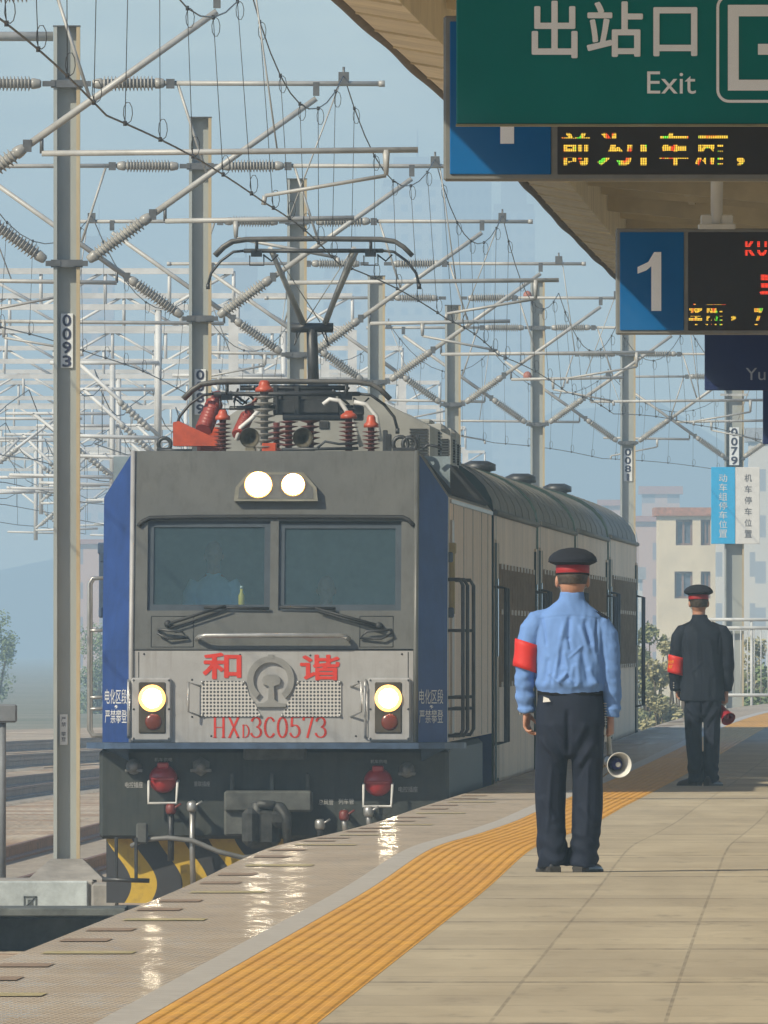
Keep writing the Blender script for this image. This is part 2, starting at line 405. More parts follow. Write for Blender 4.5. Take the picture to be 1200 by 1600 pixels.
# ------------------------------------------------------------------ platform
def uvgrid(name, us, ys, z_of, matname):
    me = bpy.data.meshes.new(name); vs = []; fs = []; nu = len(us)
    for Y in ys:
        for (u, dz) in us: vs.append((edge(Y) + u, Y, z_of(Y) + dz))
    for i in range(len(ys) - 1):
        for j in range(nu - 1): fs.append((i * nu + j, i * nu + j + 1, (i + 1) * nu + j + 1, (i + 1) * nu + j))
    me.from_pydata(vs, [], fs); uv = me.uv_layers.new(name='UVMap')
    for p in me.polygons:
        for li in p.loop_indices:
            vi = me.loops[li].vertex_index; uv.data[li].uv = (us[vi % nu][0], ys[vi // nu])
    me.materials.append(MATS[matname]); o = bpy.data.objects.new(name, me); COL.objects.link(o)
    return tag(o, kind='structure')
PY = [40 + 1.0 * i for i in range(381)]
uvgrid('platform', [(1.615, 0), (3, 0), (6, 0), (12, 0)], PY, pz, 'paving_slabs')
uvgrid('platform_edge_paving', [(0, 0), (.4, 0), (.855, 0)], PY, pz, 'edge_tiles')
uvgrid('white_line', [(.855, .002), (1.0, .002)], PY, pz, 'white_line_paint')
prof = []
for k in range(10):
    a = 1.0 + k * .0615
    prof += [(a, 0.001), (a + .009, 0.001), (a + .018, .005), (a + .031, .0058), (a + .044, .005), (a + .0525, .001)]
prof.append((1.615, .001))
uvgrid('tactile_paving', prof, PY, pz, 'tactile_yellow')
# coping and wall under the edge
g = MB(); rows = []
for Y in PY: rows.append([(edge(Y) + a, Y, pz(Y) + b) for a, b in ((0, 0), (0, -.09), (.14, -.10), (.14, -1.7))])
g.grid(rows, smooth=False); tag(g.build('platform_wall', M_conc), kind='structure')
g = MB(); rows = [[(edge(420) + a, 420, pz(420) + b) for a in (.14, 12)] for b in (0, -1.7)]
g.grid(rows, smooth=False); g.add([(edge(Y) + 12, Y, z) for Y, z in ((40, 0), (420, .3), (420, -1.7), (40, -1.7))], [(0, 1, 2, 3)])
tag(g.build('platform_end_wall', M_conc), kind='structure')
# painted and inlaid marks on the edge paving
M_brown = mat('brown_inlay', (.32, .22, .14), .6, var=.25, vscale=9)
M_paleyel = mat('pale_yellow_paint', (.50, .42, .20), .55, var=.3, vscale=9)
def strip_marks(name, y_list, u0, u1, ln, m):
    mb = MB()
    for Y in y_list:
        for a in range(3):
            A, B = Y + ln * a / 3, Y + ln * (a + 1) / 3
            mb.add([(edge(A) + u0, A, pz(A) + .004), (edge(A) + u1, A, pz(A) + .004), (edge(B) + u1, B, pz(B) + .004), (edge(B) + u0, B, pz(B) + .004)], [(0, 1, 2, 3)])
    return tag(mb.build(name, m), kind='structure')
br = []; ye = []
for k in range(24):
    b = 76.9 + 11.6 * k; br += [b, b + 3.7]; ye.append(b + 7.6)
strip_marks('edge_inlay_mark', br, .045, .255, 1.0, M_brown)
strip_marks('edge_yellow_mark', ye, .10, .48, .8, M_paleyel)

# ------------------------------------------------------------------ platform canopy (butterfly roof, columns to the right)
M_can = mat('canopy_cream_paint', (.86, .78, .60), .6, var=.10, vscale=1.2)
M_canb = mat('canopy_beam_paint', (.78, .70, .53), .6, var=.10, vscale=1.2)
M_lip = mat('canopy_gutter', (.16, .13, .095), .7, var=.25, vscale=5, bump=.01, bscale=9)
def cedge(Y): return tcx(Y) + 1.93 - max(0, 185 - Y) * .0055
CY0, CY1 = 30, 288
can = thing('platform_canopy', 'cream steel platform canopy with a ribbed underside along the right of the track', 'canopy', (edge(160) + 6, 160, 0))
def crel(p): return (p[0] - can.location[0], p[1] - can.location[1], p[2])
ys = list(range(CY0, CY1 + 1, 3))
def croof(Y, d, dz=0): return crel((cedge(Y) + d, Y, 5.55 - .075 * d + dz + rise(Y)))
mb = MB(); mb.grid([[croof(Y, d, .42) for d in (.0, .35, 3, 6.2)] for Y in ys], smooth=False)
mb.grid([[crel((cedge(Y) + d, Y, 5.55 - .075 * 6.2 + .42 + .075 * (d - 6.2) + rise(Y))) for d in (6.2, 9, 12.4)] for Y in ys], smooth=False)
mb.grid([[croof(Y, d, .52) for d in (.0, .35, 3, 6.2)] for Y in ys], smooth=False)
mb.grid([[crel((cedge(Y) + d, Y, 5.55 - .075 * 6.2 + .52 + .075 * (d - 6.2) + rise(Y))) for d in (6.2, 9, 12.4)] for Y in ys], smooth=False)
mb.build('roof_deck', M_can, can, fix=False)
mb = MB()          # boxed edge beam with a flat soffit
mb.grid([[croof(Y, *q) for q in ((0.02, .5), (0.02, .06), (.46, .02), (.46, .5))] for Y in ys], smooth=False)
mb.build('edge_beam', M_can, can, fix=False)
for Y in np.arange(CY0 + 1, CY1, 4.5):
    mb = MB(); mb.add([croof(Y + a, d, z) for a in (0, .12) for d, z in ((.02, .045), (.46, .005), (.46, .03), (.02, .07))], [(0, 1, 2, 3), (7, 6, 5, 4), (0, 4, 5, 1), (1, 5, 6, 2), (2, 6, 7, 3), (3, 7, 4, 0)]); mb.build('soffit_batten', M_canb, can)
mb = MB(); mb.path([croof(Y, -.03 + .008 * math.sin(Y * .31), .10 + .006 * math.sin(Y * .57)) for Y in np.arange(CY0, CY1, 1.0)], .055, 6)
mb.path([croof(Y, -.02, .46) for Y in ys], .05, 6)
mb.build('gutter', M_lip, can)
k = 0
for Y in np.arange(CY0 + 3, CY1, 4.5):
    mb = MB(); main = (k % 3 == 0); k += 1; h = .34 if main else .2; wd = .22 if main else .10
    P = [croof(Y, .47, .41), croof(Y, 6.2, .41)]; Q = [croof(Y, .47, .41 - h * .6), croof(Y, 6.2, .41 - h)]
    for a, b in ((-wd / 2, wd / 2),):
        A = Vector((0, a, 0)); B = Vector((0, b, 0))
        vs = [Vector(p) + A for p in (P[0], P[1], Q[1], Q[0])] + [Vector(p) + B for p in (P[0], P[1], Q[1], Q[0])]
        mb.add(vs, [(0, 1, 2, 3), (7, 6, 5, 4), (0, 4, 5, 1), (1, 5, 6, 2), (2, 6, 7, 3), (3, 7, 4, 0)])
    mb.build('cross_beam', M_canb, can)
for d in (1.3, 2.2, 3.1, 4.2, 5.3):
    mb = MB(); mb.grid([[croof(Y, d + a, b) for a, b in ((0, .415), (0, .33), (.07, .33), (.07, .415))] for Y in ys], smooth=False)
    mb.build('purlin', M_canb, can, fix=False)
for Y in range(45, 286, 24):
    mb = MB(); p = croof(Y, 6.2, 0); zt = p[2] + .1
    mb.bevbox((p[0], p[1], zt / 2 + pz(Y) / 2), (.42, .42, zt - pz(Y)), .03); mb.bevbox((p[0], p[1], pz(Y) + .15), (.6, .6, .3), .04)
    mb.build('column', M_can, can)

# ------------------------------------------------------------------ far hills, towers, houses, bushes, fence, haze
q = NB('hillside'); ob = q.coord('Object'); nz = q.noise(ob, .004, 7, .65); n2 = q.noise(ob, .02, 5)
c = q.mix(q.ramp(nz, .42, .6), (.045, .06, .045), (.11, .105, .075)); c = q.mix(q.math('MULTIPLY', n2, .5), c, (.03, .04, .035))
q.l.new(c, q.b.inputs['Base Color']); q.set(Roughness=.95)
g = MB(); rows = []
for i in range(14):
    row = []
    for j in range(90):
        X = -900 + 22 * j; Yy = 5200 + i * 75
        prof_ = 24 + 14 * math.sin(X * .006 + 1.0) + 7 * math.sin(X * .021 + .4) + 3.5 * math.sin(X * .06)
        bump_ = 26 * math.exp(-((X - 62) / 34.0) ** 2)
        sh = math.sin(min(i / 9.0, 1) * math.pi / 2)
        row.append((X, Yy, -4 + (prof_ + bump_) * sh + 1.5 * math.sin(X * .19 + i)))
    rows.append(row)
g.grid(rows); tag(g.build('hills', MATS['hillside']), kind='structure')

def wall_mat(name, col, wcol, nx, nz_, roughw=.3):
    """plaster with a regular grid of windows far too small to see one by one"""
    q = NB(name); s_ = q.sep(q.coord('Object'))
    fx = q.math('FRACT', q.math('DIVIDE', s_[0], nx)); fz = q.math('FRACT', q.math('DIVIDE', s_[2], nz_))
    mk = q.math('MULTIPLY', q.band(fx, .25, .75), q.band(fz, .3, .78))
    nz = q.noise(q.coord('Object'), .2, 4)
    c = q.mix(q.math('MULTIPLY', nz, .4), col, tuple(k * .7 for k in col))
    q.l.new(q.mix(mk, c, wcol), q.b.inputs['Base Color']); q.set(Roughness=.7)
    return q.m
W1 = wall_mat('tower_blue_glass', (.22, .27, .34), (.12, .17, .26), 1.6, 3.4)
W2 = wall_mat('tower_pale', (.58, .58, .57), (.30, .34, .40), 3.0, 3.2)
W3 = wall_mat('tower_grey', (.44, .46, .48), (.28, .32, .38), 2.6, 3.2)
W4 = wall_mat('house_cream', (.66, .54, .38), (.25, .27, .30), 3.0, 3.0)
W5 = wall_mat('house_pink', (.58, .38, .30), (.26, .24, .26), 2.8, 3.0)
W6 = wall_mat('house_white', (.66, .62, .56), (.33, .36, .40), 3.2, 3.0)
M_roofr = mat('clay_tile_roof', (.42, .20, .13), .8, var=.2)
M_roofg = mat('grey_roof', (.33, .33, .34), .8, var=.15)
def building(name, x0, x1, ytop, Y, m, label, cat, roof='flat', depth=None, setback=True, group=None):
    """a far building whose front spans photo columns x0..x1 at distance Y"""
    X0 = (x0 - 600) * Y / F; X1 = (x1 - 600) * Y / F; H = CAMZ + (1008 - ytop) * Y / F + 1.6; wd = X1 - X0
    depth = depth or max(wd, 8)
    b = thing(name, label, cat, ((X0 + X1) / 2, Y, -1.6), 0, group)
    mb = MB(); mb.box((0, depth / 2, H / 2), (wd, depth, H)); mb.build('wall', m, b)
    mb = MB()
    if roof == 'flat':
        mb.box((0, depth / 2, H + .45), (wd + .5, depth + .5, .9)); mb.box((wd * .1, depth / 2, H + 2.2), (wd * .4, depth * .4, 2.6))
        mb.build('roof', M_roofg, b)
    elif roof == 'tower':
        mb.box((0, depth / 2, H + .8), (wd * .94, depth * .94, 1.6)); mb.box((0, depth / 2, H + 4.1), (wd * .6, depth * .6, 5.0)); mb.build('roof', M_roofg, b)
        mb = MB(); mb.tube((wd * .1, depth / 2, H + 6.6), (wd * .1, depth / 2, H + 13), .25, .1, 6); mb.build('antenna', M_roofg, b)
    else:
        r = wd * .22
        vs = [(-wd / 2 - .4, -.4, H), (wd / 2 + .4, -.4, H), (wd / 2 + .4, depth + .4, H), (-wd / 2 - .4, depth + .4, H), (-wd / 2 - .4, depth / 2, H + r), (wd / 2 + .4, depth / 2, H + r)]
        mb.add(vs, [(0, 1, 5, 4), (2, 3, 4, 5), (0, 4, 3), (1, 2, 5), (3, 2, 1, 0)]); mb.build('roof', M_roofr, b)
    return b
TG = 'hazy towers of the distant city'
building('tower_block', 596, 690, 292, 5000, W2, 'wide pale tower block, faint in haze, left of the blue glass tower', 'tower', 'tower', 14, group=TG)
building('glass_tower', 691, 768, 262, 4800, W1, 'slim bluish glass tower, faint in haze behind the wires', 'tower', 'tower', 12, group=TG)
building('tower_block', 770, 836, 330, 5100, W3, 'grey tower block, faint in haze, just right of the blue glass tower', 'tower', 'tower', 12, group=TG)
building('tower_block', 505, 588, 425, 4700, W2, 'lower pale tower block in haze behind the raised pantograph', 'tower', 'tower', 12, group=TG)
building('tower_block', 118, 178, 420, 4600, W5, 'pinkish tower block in haze just right of the nearest mast', 'tower', 'tower', 12, group=TG)
building('tower_block', 330, 420, 455, 4500, W2, 'pale slab block in haze behind the second mast', 'tower', 'tower', 12, group=TG)
HG = 'low houses at the foot of the hill'
building('house', 985, 1028, 815, 1900, W5, 'small pink house with clay roof left of the cream building', 'house', 'pitch', group=HG)
building('house', 940, 984, 790, 2300, W5, 'pink tiled house just above the end of the train', 'house', 'pitch', group=HG)
building('house', 1004, 1062, 772, 2600, W5, 'pink house with tiled roof behind the cream building', 'house', 'pitch', group=HG)
building('house', 1172, 1260, 690, 1500, W6, 'tall whitish block behind the blue and white sign', 'house', 'flat', group=HG)
building('house', 1120, 1180, 835, 1350, W6, 'pale block directly below the blue and white sign', 'house', 'flat', group=HG)
building('house', 960, 1004, 905, 1700, W6, 'low white house partly hidden by the end of the train', 'house', 'flat', group=HG)
building('house', 125, 160, 850, 2000, W5, 'low pinkish house between nearest mast and locomotive', 'house', 'pitch', group=HG)

# the cream building with real window openings
Y = 1100; sc_ = Y / F
def bx(px): return (px - 600) * sc_
def bz(py): return CAMZ + (1008 - py) * sc_
b = thing('cream_building', 'cream walled building with dark windows seen past the second railwayman', 'building', (bx(1075), Y, -1.6))
def rel(p): return (p[0] - b.location[0], p[1] - b.location[1], p[2] - b.location[2])
X0, X1, ZT = bx(1029), bx(1118), bz(806); wins = [(bx(1056), bx(1082), bz(852), bz(812)), (bx(1054), bx(1082), bz(935), bz(893)), (bx(1095), bx(1110), bz(852), bz(812)), (bx(1095), bx(1110), bz(935), bz(893))]
xs = sorted({X0, X1, *[a for w_ in wins for a in w_[:2]]}); zs = sorted({-1.6, ZT, *[a for w_ in wins for a in w_[2:]]})
mb = MB()
M_cream = mat('cream_plaster', (.70, .60, .44), .8, var=.08, vscale=.6)
for i in range(len(xs) - 1):
    for j in range(len(zs) - 1):
        cx_, cz_ = (xs[i] + xs[i+1]) / 2, (zs[j] + zs[j+1]) / 2
        if any(w_[0] < cx_ < w_[1] and w_[2] < cz_ < w_[3] for w_ in wins): continue
        mb.add([rel(p) for p in ((xs[i], Y, zs[j]), (xs[i+1], Y, zs[j]), (xs[i+1], Y, zs[j+1]), (xs[i], Y, zs[j+1]))], [(0, 1, 2, 3)])
mb.add([rel(p) for p in ((X0, Y, -1.6), (X0, Y + 9, -1.6), (X0, Y + 9, ZT), (X0, Y, ZT), (X1, Y, -1.6), (X1, Y + 9, -1.6), (X1, Y + 9, ZT), (X1, Y, ZT))], [(0, 1, 2, 3), (4, 7, 6, 5), (3, 2, 6, 7), (1, 5, 6, 2)])
mb.build('wall', M_cream, b, fix=False)
mb = MB(); c_ = rel(((X0 + X1) / 2, Y + 4.5, ZT)); mb.box((c_[0], c_[1], c_[2] + .2), (X1 - X0 + .4, 9.4, .4)); mb.build('roof', M_roofr, b)
M_pane = mat('dark_window', (.10, .12, .16), .25, var=.2); M_shut = mat('brown_frame', (.26, .15, .10), .6)
for w_ in wins:
    mb = MB(); p0 = rel((w_[0], Y + .25, w_[2])); p1 = rel((w_[1], Y + .25, w_[3])); ww = p1[0] - p0[0]; hh = p1[2] - p0[2]
    for s_ in (0, .45, 1): mb.box((p0[0] + .05 + s_ * (ww - .1), p0[1], (p0[2] + p1[2]) / 2), (.1, .12, hh))
    for s_ in (0, 1): mb.box(((p0[0] + p1[0]) / 2, p0[1] + .01, p0[2] + .05 + s_ * (hh - .1)), (ww, .12, .1))
    fo = mb.build('window', M_shut, b)
    mb = MB(); mb.box(((p0[0] + p1[0]) / 2, p0[1] + .04, (p0[2] + p1[2]) / 2), (ww, .03, hh)); mb.build('pane', M_pane, fo)

LEAF = [mat('leaf_olive', (.30, .31, .14), .7, var=.3, vscale=.8, col2=(.20, .21, .09)), mat('leaf_pale', (.42, .38, .20), .7, vscale=.8, col2=(.28, .26, .13)), mat('leaf_green', (.22, .28, .13), .7, vscale=.8, col2=(.14, .19, .08))]
M_stem = mat('woody_stem', (.10, .075, .05), .9)
def bush(px0, px1, ptop, Y, k, label, n=3600):
    x0, x1 = (px0 - 600) * Y / F, (px1 - 600) * Y / F; zt = CAMZ + (1008 - ptop) * Y / F; zb = -1.5
    b = thing('bush', label, 'bush', ((x0 + x1) / 2, Y, zb), 0, 'bushes beyond the end of the platform')
    rx, H = (x1 - x0) / 2, zt - zb; rng = random.Random(int(px0 * 7 + Y)); mb = MB(); st = MB()
    lobes = []
    for i in range(16):
        lobes.append((rng.uniform(-.75, .75) * rx, rng.uniform(-.7, .7) * rx * .6, rng.uniform(.05, .84) * H, rng.uniform(.28, .5) * rx))
    for l_ in lobes:
        st.path([(l_[0] * .15, l_[1] * .15, 0), (l_[0] * .5, l_[1] * .5, l_[2] * .5), (l_[0], l_[1], l_[2])], [.05, .03, .012], 5)
    for i in range(n):
        l_ = rng.choice(lobes); d = Vector((rng.gauss(0, 1), rng.gauss(0, 1), rng.gauss(0, 1))).normalized() * l_[3] * rng.uniform(.45, 1.12)
        p = Vector(l_[:3]) + Vector((d.x, d.y, d.z * 1.1)); p.z = max(p.z, .04)
        s_ = rng.uniform(.035, .085); a = Vector((rng.gauss(0, 1), rng.gauss(0, 1), rng.gauss(0, .7))).normalized(); c = a.orthogonal().normalized()
        mb.add([p - a * s_, p + c * s_ * .5, p + a * s_, p - c * s_ * .5], [(0, 1, 2, 3)], 0, False)
    mb.build('foliage', LEAF[k], b, fix=False); st.build('stem', M_stem, b)
bl = [(985, 1052, 930, 560, 0, 'broad olive bush right beside the end of the train'), (1030, 1096, 962, 530, 1, 'pale dry bush left of the second railwayman'),
      (1068, 1130, 945, 590, 2, 'dark green bush behind the head of the second railwayman'), (1110, 1180, 975, 545, 0, 'olive bush behind the railing beside the last mast'),
      (1158, 1236, 955, 575, 1, 'pale bush behind the railing at the right of the photo'), (1000, 1075, 1010, 500, 1, 'low straw coloured bush in front of the olive bush'),
      (1045, 1120, 1022, 490, 0, 'low olive bush at the left end of the railing'), (1120, 1215, 1025, 505, 2, 'low green bush behind the railing'),
      (-50, 32, 935, 900, 2, 'green tree-like bush at the far left edge of the photo'), (105, 200, 945, 940, 2, 'green bush between nearest mast and locomotive'),
      (930, 1000, 960, 640, 2, 'dark bush mostly hidden behind the last coach')]
for a in bl: bush(*a)

M_galv = mat('galvanised_steel', (.47, .48, .47), .5, metal=.25, var=.14, vscale=4)
M_white = mat('white_painted_steel', (.50, .51, .50), .5, var=.1, vscale=3)
fY = 470; fz = -0.95
fe = thing('railing', 'grey metal railing with upright bars beyond the end of the platform', 'railing', (6.95, fY, fz))
ztop = CAMZ + (1008 - 968) * fY / F - fz; z2 = CAMZ + (1008 - 981) * fY / F - fz; zlow = CAMZ + (1008 - 1086) * fY / F - fz
mb = MB()
for z_ in (ztop, z2, zlow): mb.tube((-.55, 0, z_), (1.6, 0, z_), .035, None, 8)
mb.build('rail', M_white, fe)
for i in range(16):
    mb = MB(); x_ = -.5 + i * .138; mb.tube((x_, 0, zlow), (x_, 0, z2), .012, None, 6); mb.build('bar', M_white, fe)
for x_ in (-.55, .55, 1.6):
    mb = MB(); mb.tube((x_, .02, -.4), (x_, .02, ztop + .02), .03, None, 8); mb.build('post', M_white, fe)
# ------------------------------------------------------------------ overhead line: masts, cantilevers, wires
M_mast = mat('mast_galvanised', (.36, .385, .37), .55, metal=.05, var=.16, vscale=1.6, col2=(.26, .285, .28), stretch=(1, 1, .35))
M_flange = mat('mast_flange_lit_cream', (.46, .40, .27), .6, var=.15, vscale=2, col2=(.34, .24, .12), stretch=(1, 1, .3))  # cream of the sunlit edge painted on the right-hand flanges only
M_tube = mat('cantilever_aluminium', (.40, .40, .385), .5, metal=.1, var=.1, vscale=5)
M_porc = mat('grey_porcelain', (.36, .355, .33), .35, var=.12, vscale=9, col2=(.23, .225, .21))
M_fit = mat('dark_fitting', (.14, .145, .15), .5, metal=.5, var=.2)
M_wire = mat('copper_wire', (.06, .058, .06), .5, metal=.5, var=.1)
M_plate = mat('white_enamel', (.66, .70, .72), .45, var=.06)
M_ink = mat('navy_ink', (.018, .022, .06), .6)
M_red = mat('red_rubber', (.42, .06, .035), .5, var=.2)

def insulator(parent, p0, p1, r=.060, sheds=14):
    p0, p1 = Vector(p0), Vector(p1); L = (p1 - p0).length; prof = [(0, .028), (.015, .042), (L * .10, .052), (L * .135, .052), (L * .14, .040)]
    a, b = L * .15, L * .85
    for k in range(sheds):
        t = a + (b - a) * (k + .5) / sheds; d = (b - a) / sheds
        prof += [(t - d * .45, .042), (t - d * .12, r * 1.2), (t + d * .04, r * 1.2), (t + d * .12, .044)]
    prof += [(L * .86, .040), (L * .865, .052), (L * .92, .052), (L - .015, .042), (L, .028)]
    mb = MB(); mb.lathe(p0, p1 - p0, prof, 12); return mb.build('insulator', M_porc, parent)

def cantilever(m, s, kind, dz=0.0, k=1.0, full=True):
    """one swivelling cantilever on side s of mast m; kind 'long' (arm points back) or 'short'"""
    t = lambda x, z: (s * x * k, -.10, z + dz)
    zt, zr = 6.6, 5.3
    insulator(m, t(.24, zt), t(.93, zt + .005))
    mb = MB(); mb.tube(t(.93, zt + .005), t(2.95, zt), .024, None, 8); mb.lathe(t(2.95, zt), (s, 0, 0), [(0, .03), (.06, .03)], 8)
    mb.build('top_tube', M_tube, m)
    d0, d1 = Vector(t(.16, 4.90)), Vector(t(2.36, 6.46)); u = (d1 - d0).normalized()
    insulator(m, d0 + u * .05, d0 + u * .78)
    mb = MB(); mb.tube(d0 + u * .78, d1, .031, .027, 8); mb.build('diagonal_tube', M_tube, m)
    xe = 4.0 if kind == 'long' else 2.72; x0 = .93
    mb = MB(); mb.tube(t(x0, zr), t(xe, zr + .03), .024, None, 8); mb.build('registration_tube', M_tube, m)
    mb = MB(); q = d0 + u * ((x0 - .16) / (2.2) * (d1 - d0).length)         # fittings
    mb.tube(q, t(x0, zr), .016, None, 6); mb.box(d0 + u * .80, (.07, .07, .10)); mb.box(t(2.36, zt - .05), (.06, .06, .13)); mb.box(t(2.62, zt + .05), (.10, .08, .12))
    mb.box(t(.98, zt), (.08, .08, .09)); mb.box(t(.17, zt), (.12, .1, .05)); mb.box(t(.13, 4.9), (.14, .1, .05))
    mb.tube(t(2.62, zt), t(2.62, zt + .16), .012, None, 6)
    mb.build('clamp', M_fit, m)
    mb = MB()
    if kind == 'long':
        mb.tube(t(xe - .26, zr + .03), t(xe - .26, zr - .18), .032, .018, 6); mb.tube(t(xe - .26, zr - .18), t(2.75, 4.955), .016, None, 6)
        mb.tube(t(2.75, 4.955), t(2.74, 4.93 - .05), .02, None, 6)
    else:
        mb.tube(t(1.6, zr), t(1.6, zr - .16), .03, .018, 6); mb.tube(t(1.6, zr - .16), t(2.56, 4.955), .016, None, 6); mb.tube(t(2.56, 4.955), t(2.57, 4.88), .02, None, 6)
    mb.build('steady_arm', M_tube, m)
    mb = MB(); mb.tube(t(1.05, zt), t(1.32, 5.76), .014, None, 6)         # stay between top tube and diagonal
    if kind == 'long': mb.tube(t(2.66, zt + .1), t(2.85, zr + .03), .008, None, 5)
    else: mb.tube(t(2.6, zt + .05), t(2.1, zr + .02), .008, None, 5)
    mb.build('stay_tube', M_tube, m)

def mast(Y, ztop, label, number=None, plate=None, zb=-.87, kinds=('long', 'short'), dz=0.0, wd=.25, kL=1.0, sides=(-1, 1), nm=''):
    x = tcx(Y) - 2.47; r = rise(Y)
    m = thing('catenary_mast', label, 'mast', (x, Y, r), 0, 'steel masts along the left of the main track')
    mb = MB(); h = ztop - zb; zc = (ztop + zb) / 2; ft = .034; dp = .24
    mb.box((0, 0, zc), (wd - 2 * ft, .016, h))
    mb.build('post', M_mast, m)
    for s in (-1, 1):
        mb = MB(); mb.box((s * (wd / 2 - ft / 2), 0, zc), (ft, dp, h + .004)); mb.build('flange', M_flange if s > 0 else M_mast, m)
    mb = MB(); mb.box((0, 0, ztop + .006), (wd + .01, dp + .01, .012))
    for z_ in (4.9 + dz, 6.6 + dz):
        if z_ < ztop + .1: mb.box((0, 0, z_), (wd + .05, dp + .04, .07))
    mb.build('bracket', M_fit, m)
    for s in sides: cantilever(m, s, kinds[0] if s > 0 else kinds[1], dz)
    if number:
        z0, z1, hw = plate; yo = -.022 if Y < 470 else -.19
        mb = MB(); mb.bevbox((0.0, yo, (z0 + z1) / 2), (hw * 2, .02, z1 - z0), .004); pl = mb.build('number_plate', M_plate, m)
        mb = MB(); n = len(number); st = (z1 - z0) / n
        for i, ch in enumerate(number):
            zt_ = z1 - st * i - st * .1
            text(mb, ch, (-hw * (.62 if ch != '1' else .22), zt_ - st * .8, hw * (.62 if ch != '1' else .22), zt_), lambda u, v: (u, yo - .014, v), fat=hw * .07)
        mb.build('number', M_ink, pl, fix=False)
    return m
MS = [(188, 7.14, 'first', 'long'), (218, 7.14, 'second', 'short'), (257, 7.14, 'third', 'long'), (294, 7.14, 'fourth', 'short'), (331, 6.42, 'f', 'long'), (368, 6.48, 'f', 'short'), (405, 7.45, 'f', 'long'), (442, 7.3, 'f', 'short'), (479, 7.3, 'f', 'long')]
zp = lambda py, Y: CAMZ + (1008 - py) * Y / F - rise(Y)
mast(188, 7.14, 'steel mast just outside the left of the photo whose long arm reaches over the locomotive', kinds=('long', 'short'))
m1 = mast(218, 7.14, 'nearest steel H-section mast with plate 0093 left of the locomotive', '0093', (zp(575, 218), zp(490, 218), .06), kinds=('short', 'long'))
mb = MB(); mb.bevbox((-.03, -.022, zp(1140, 218)), (.075, .02, .29), .003); pl = mb.build('notice_plate', M_plate, m1)
mb = MB()
for i, z_ in enumerate((.10, .05, -.04, -.09)): text(mb, '严禁攀登'[i], (-.052, zp(1140, 218) + z_ - .02, -.008, zp(1140, 218) + z_ + .02), lambda u, v: (u, -.036, v))
mb.build('notice_text', M_ink, pl, fix=False)
mast(257, 7.14, 'second steel mast with plate 0089 rising behind the left of the locomotive roof', '0089', (zp(648, 257), zp(577, 257), .065), kinds=('long', 'short'))
mast(294, 7.14, 'steel mast right behind the raised pantograph', kinds=('short', 'long'))
mast(331, 6.42, 'shorter hazy steel mast right of the raised pantograph', kinds=('long', 'short'))
mast(368, 6.48, 'shorter hazy steel mast above the locomotive rear roof', kinds=('short', 'long'))
m6 = mast(405, 7.45, 'tall hazy steel mast above the middle of the coaches with two red insulators', kinds=('long', 'short'))
mb = MB(); mb.tube((-.13, 0, 7.05), (-1.6, 0, 7.05), .045, None, 10, ); mb.build('stub_pipe', M_tube, m1)
for py in (462, 588):
    mb = MB(); mb.ell((-.18, -.2, zp(py, 405)), (.075, .075, .085), 12, 8); mb.build('red_weight', mat('faded_red_insulator', (.36, .13, .09), .6), m6)
mast(442, 7.3, 'steel mast with a number plate above the end of the last coach', '0081', (zp(752, 442), zp(700, 442), .085), kinds=('short', 'long'), wd=.29)
m8 = mast(479, 7.3, 'farthest steel mast with plate 0079 carrying the blue and white sign', '0079', (zp(727, 479), zp(668, 479), .10), kinds=('long', 'short'), wd=.40)
mb = MB(); z_ = zp(983, 479); mb.box((0, -.15, z_), (.62, .06, .07)); mb.box((0, -.15, zp(617, 479)), (.58, .06, .05)); mb.build('strap', M_galv, m8)
# stopping sign fixed to the last mast
sg = thing('stop_position_sign', 'blue and white vertical sign board with Chinese lettering on the farthest mast', 'sign', (m8.location.x, 479 - .2, rise(479)))
M_sblue = mat('sign_sky_blue', (.02, .36, .66), .4, var=.04); M_swhite = mat('sign_white', (.62, .62, .60), .45, var=.05)
def sx(px): return (px - 600) * 479 / F - m8.location.x
za, zb_ = zp(850, 479), zp(730, 479)
mb = MB(); mb.bevbox(((sx(1111) + sx(1148.5)) / 2, 0, (za + zb_) / 2), (sx(1148.5) - sx(1111), .04, zb_ - za), .006); bp_ = mb.build('blue_panel', M_sblue, sg)
mb = MB(); mb.bevbox(((sx(1149) + sx(1187)) / 2, 0, (za + zb_) / 2), (sx(1187) - sx(1149), .04, zb_ - za), .006); wp_ = mb.build('white_panel', M_swhite, sg)
mb = MB(); cs = '动车组停车位置'; st = (zp(741, 479) - zp(842, 479)) / len(cs)
for i, ch in enumerate(cs):
    zt_ = zp(741, 479) - st * i; text(mb, ch, (sx(1123), zt_ - st * .84, sx(1136), zt_), lambda u, v: (u, -.024, v))
mb.build('lettering', M_swhite, bp_, fix=False)
mb = MB(); cs = '机车停车位置'; st = (zp(741, 479) - zp(846, 479)) / len(cs)
for i, ch in enumerate(cs):
    zt_ = zp(741, 479) - st * i; text(mb, ch, (sx(1163), zt_ - st * .68, sx(1174.5), zt_), lambda u, v: (u, -.024, v), .01)
mb.build('lettering', mat('sign_grey_ink', (.12, .12, .13), .6), wp_, fix=False)

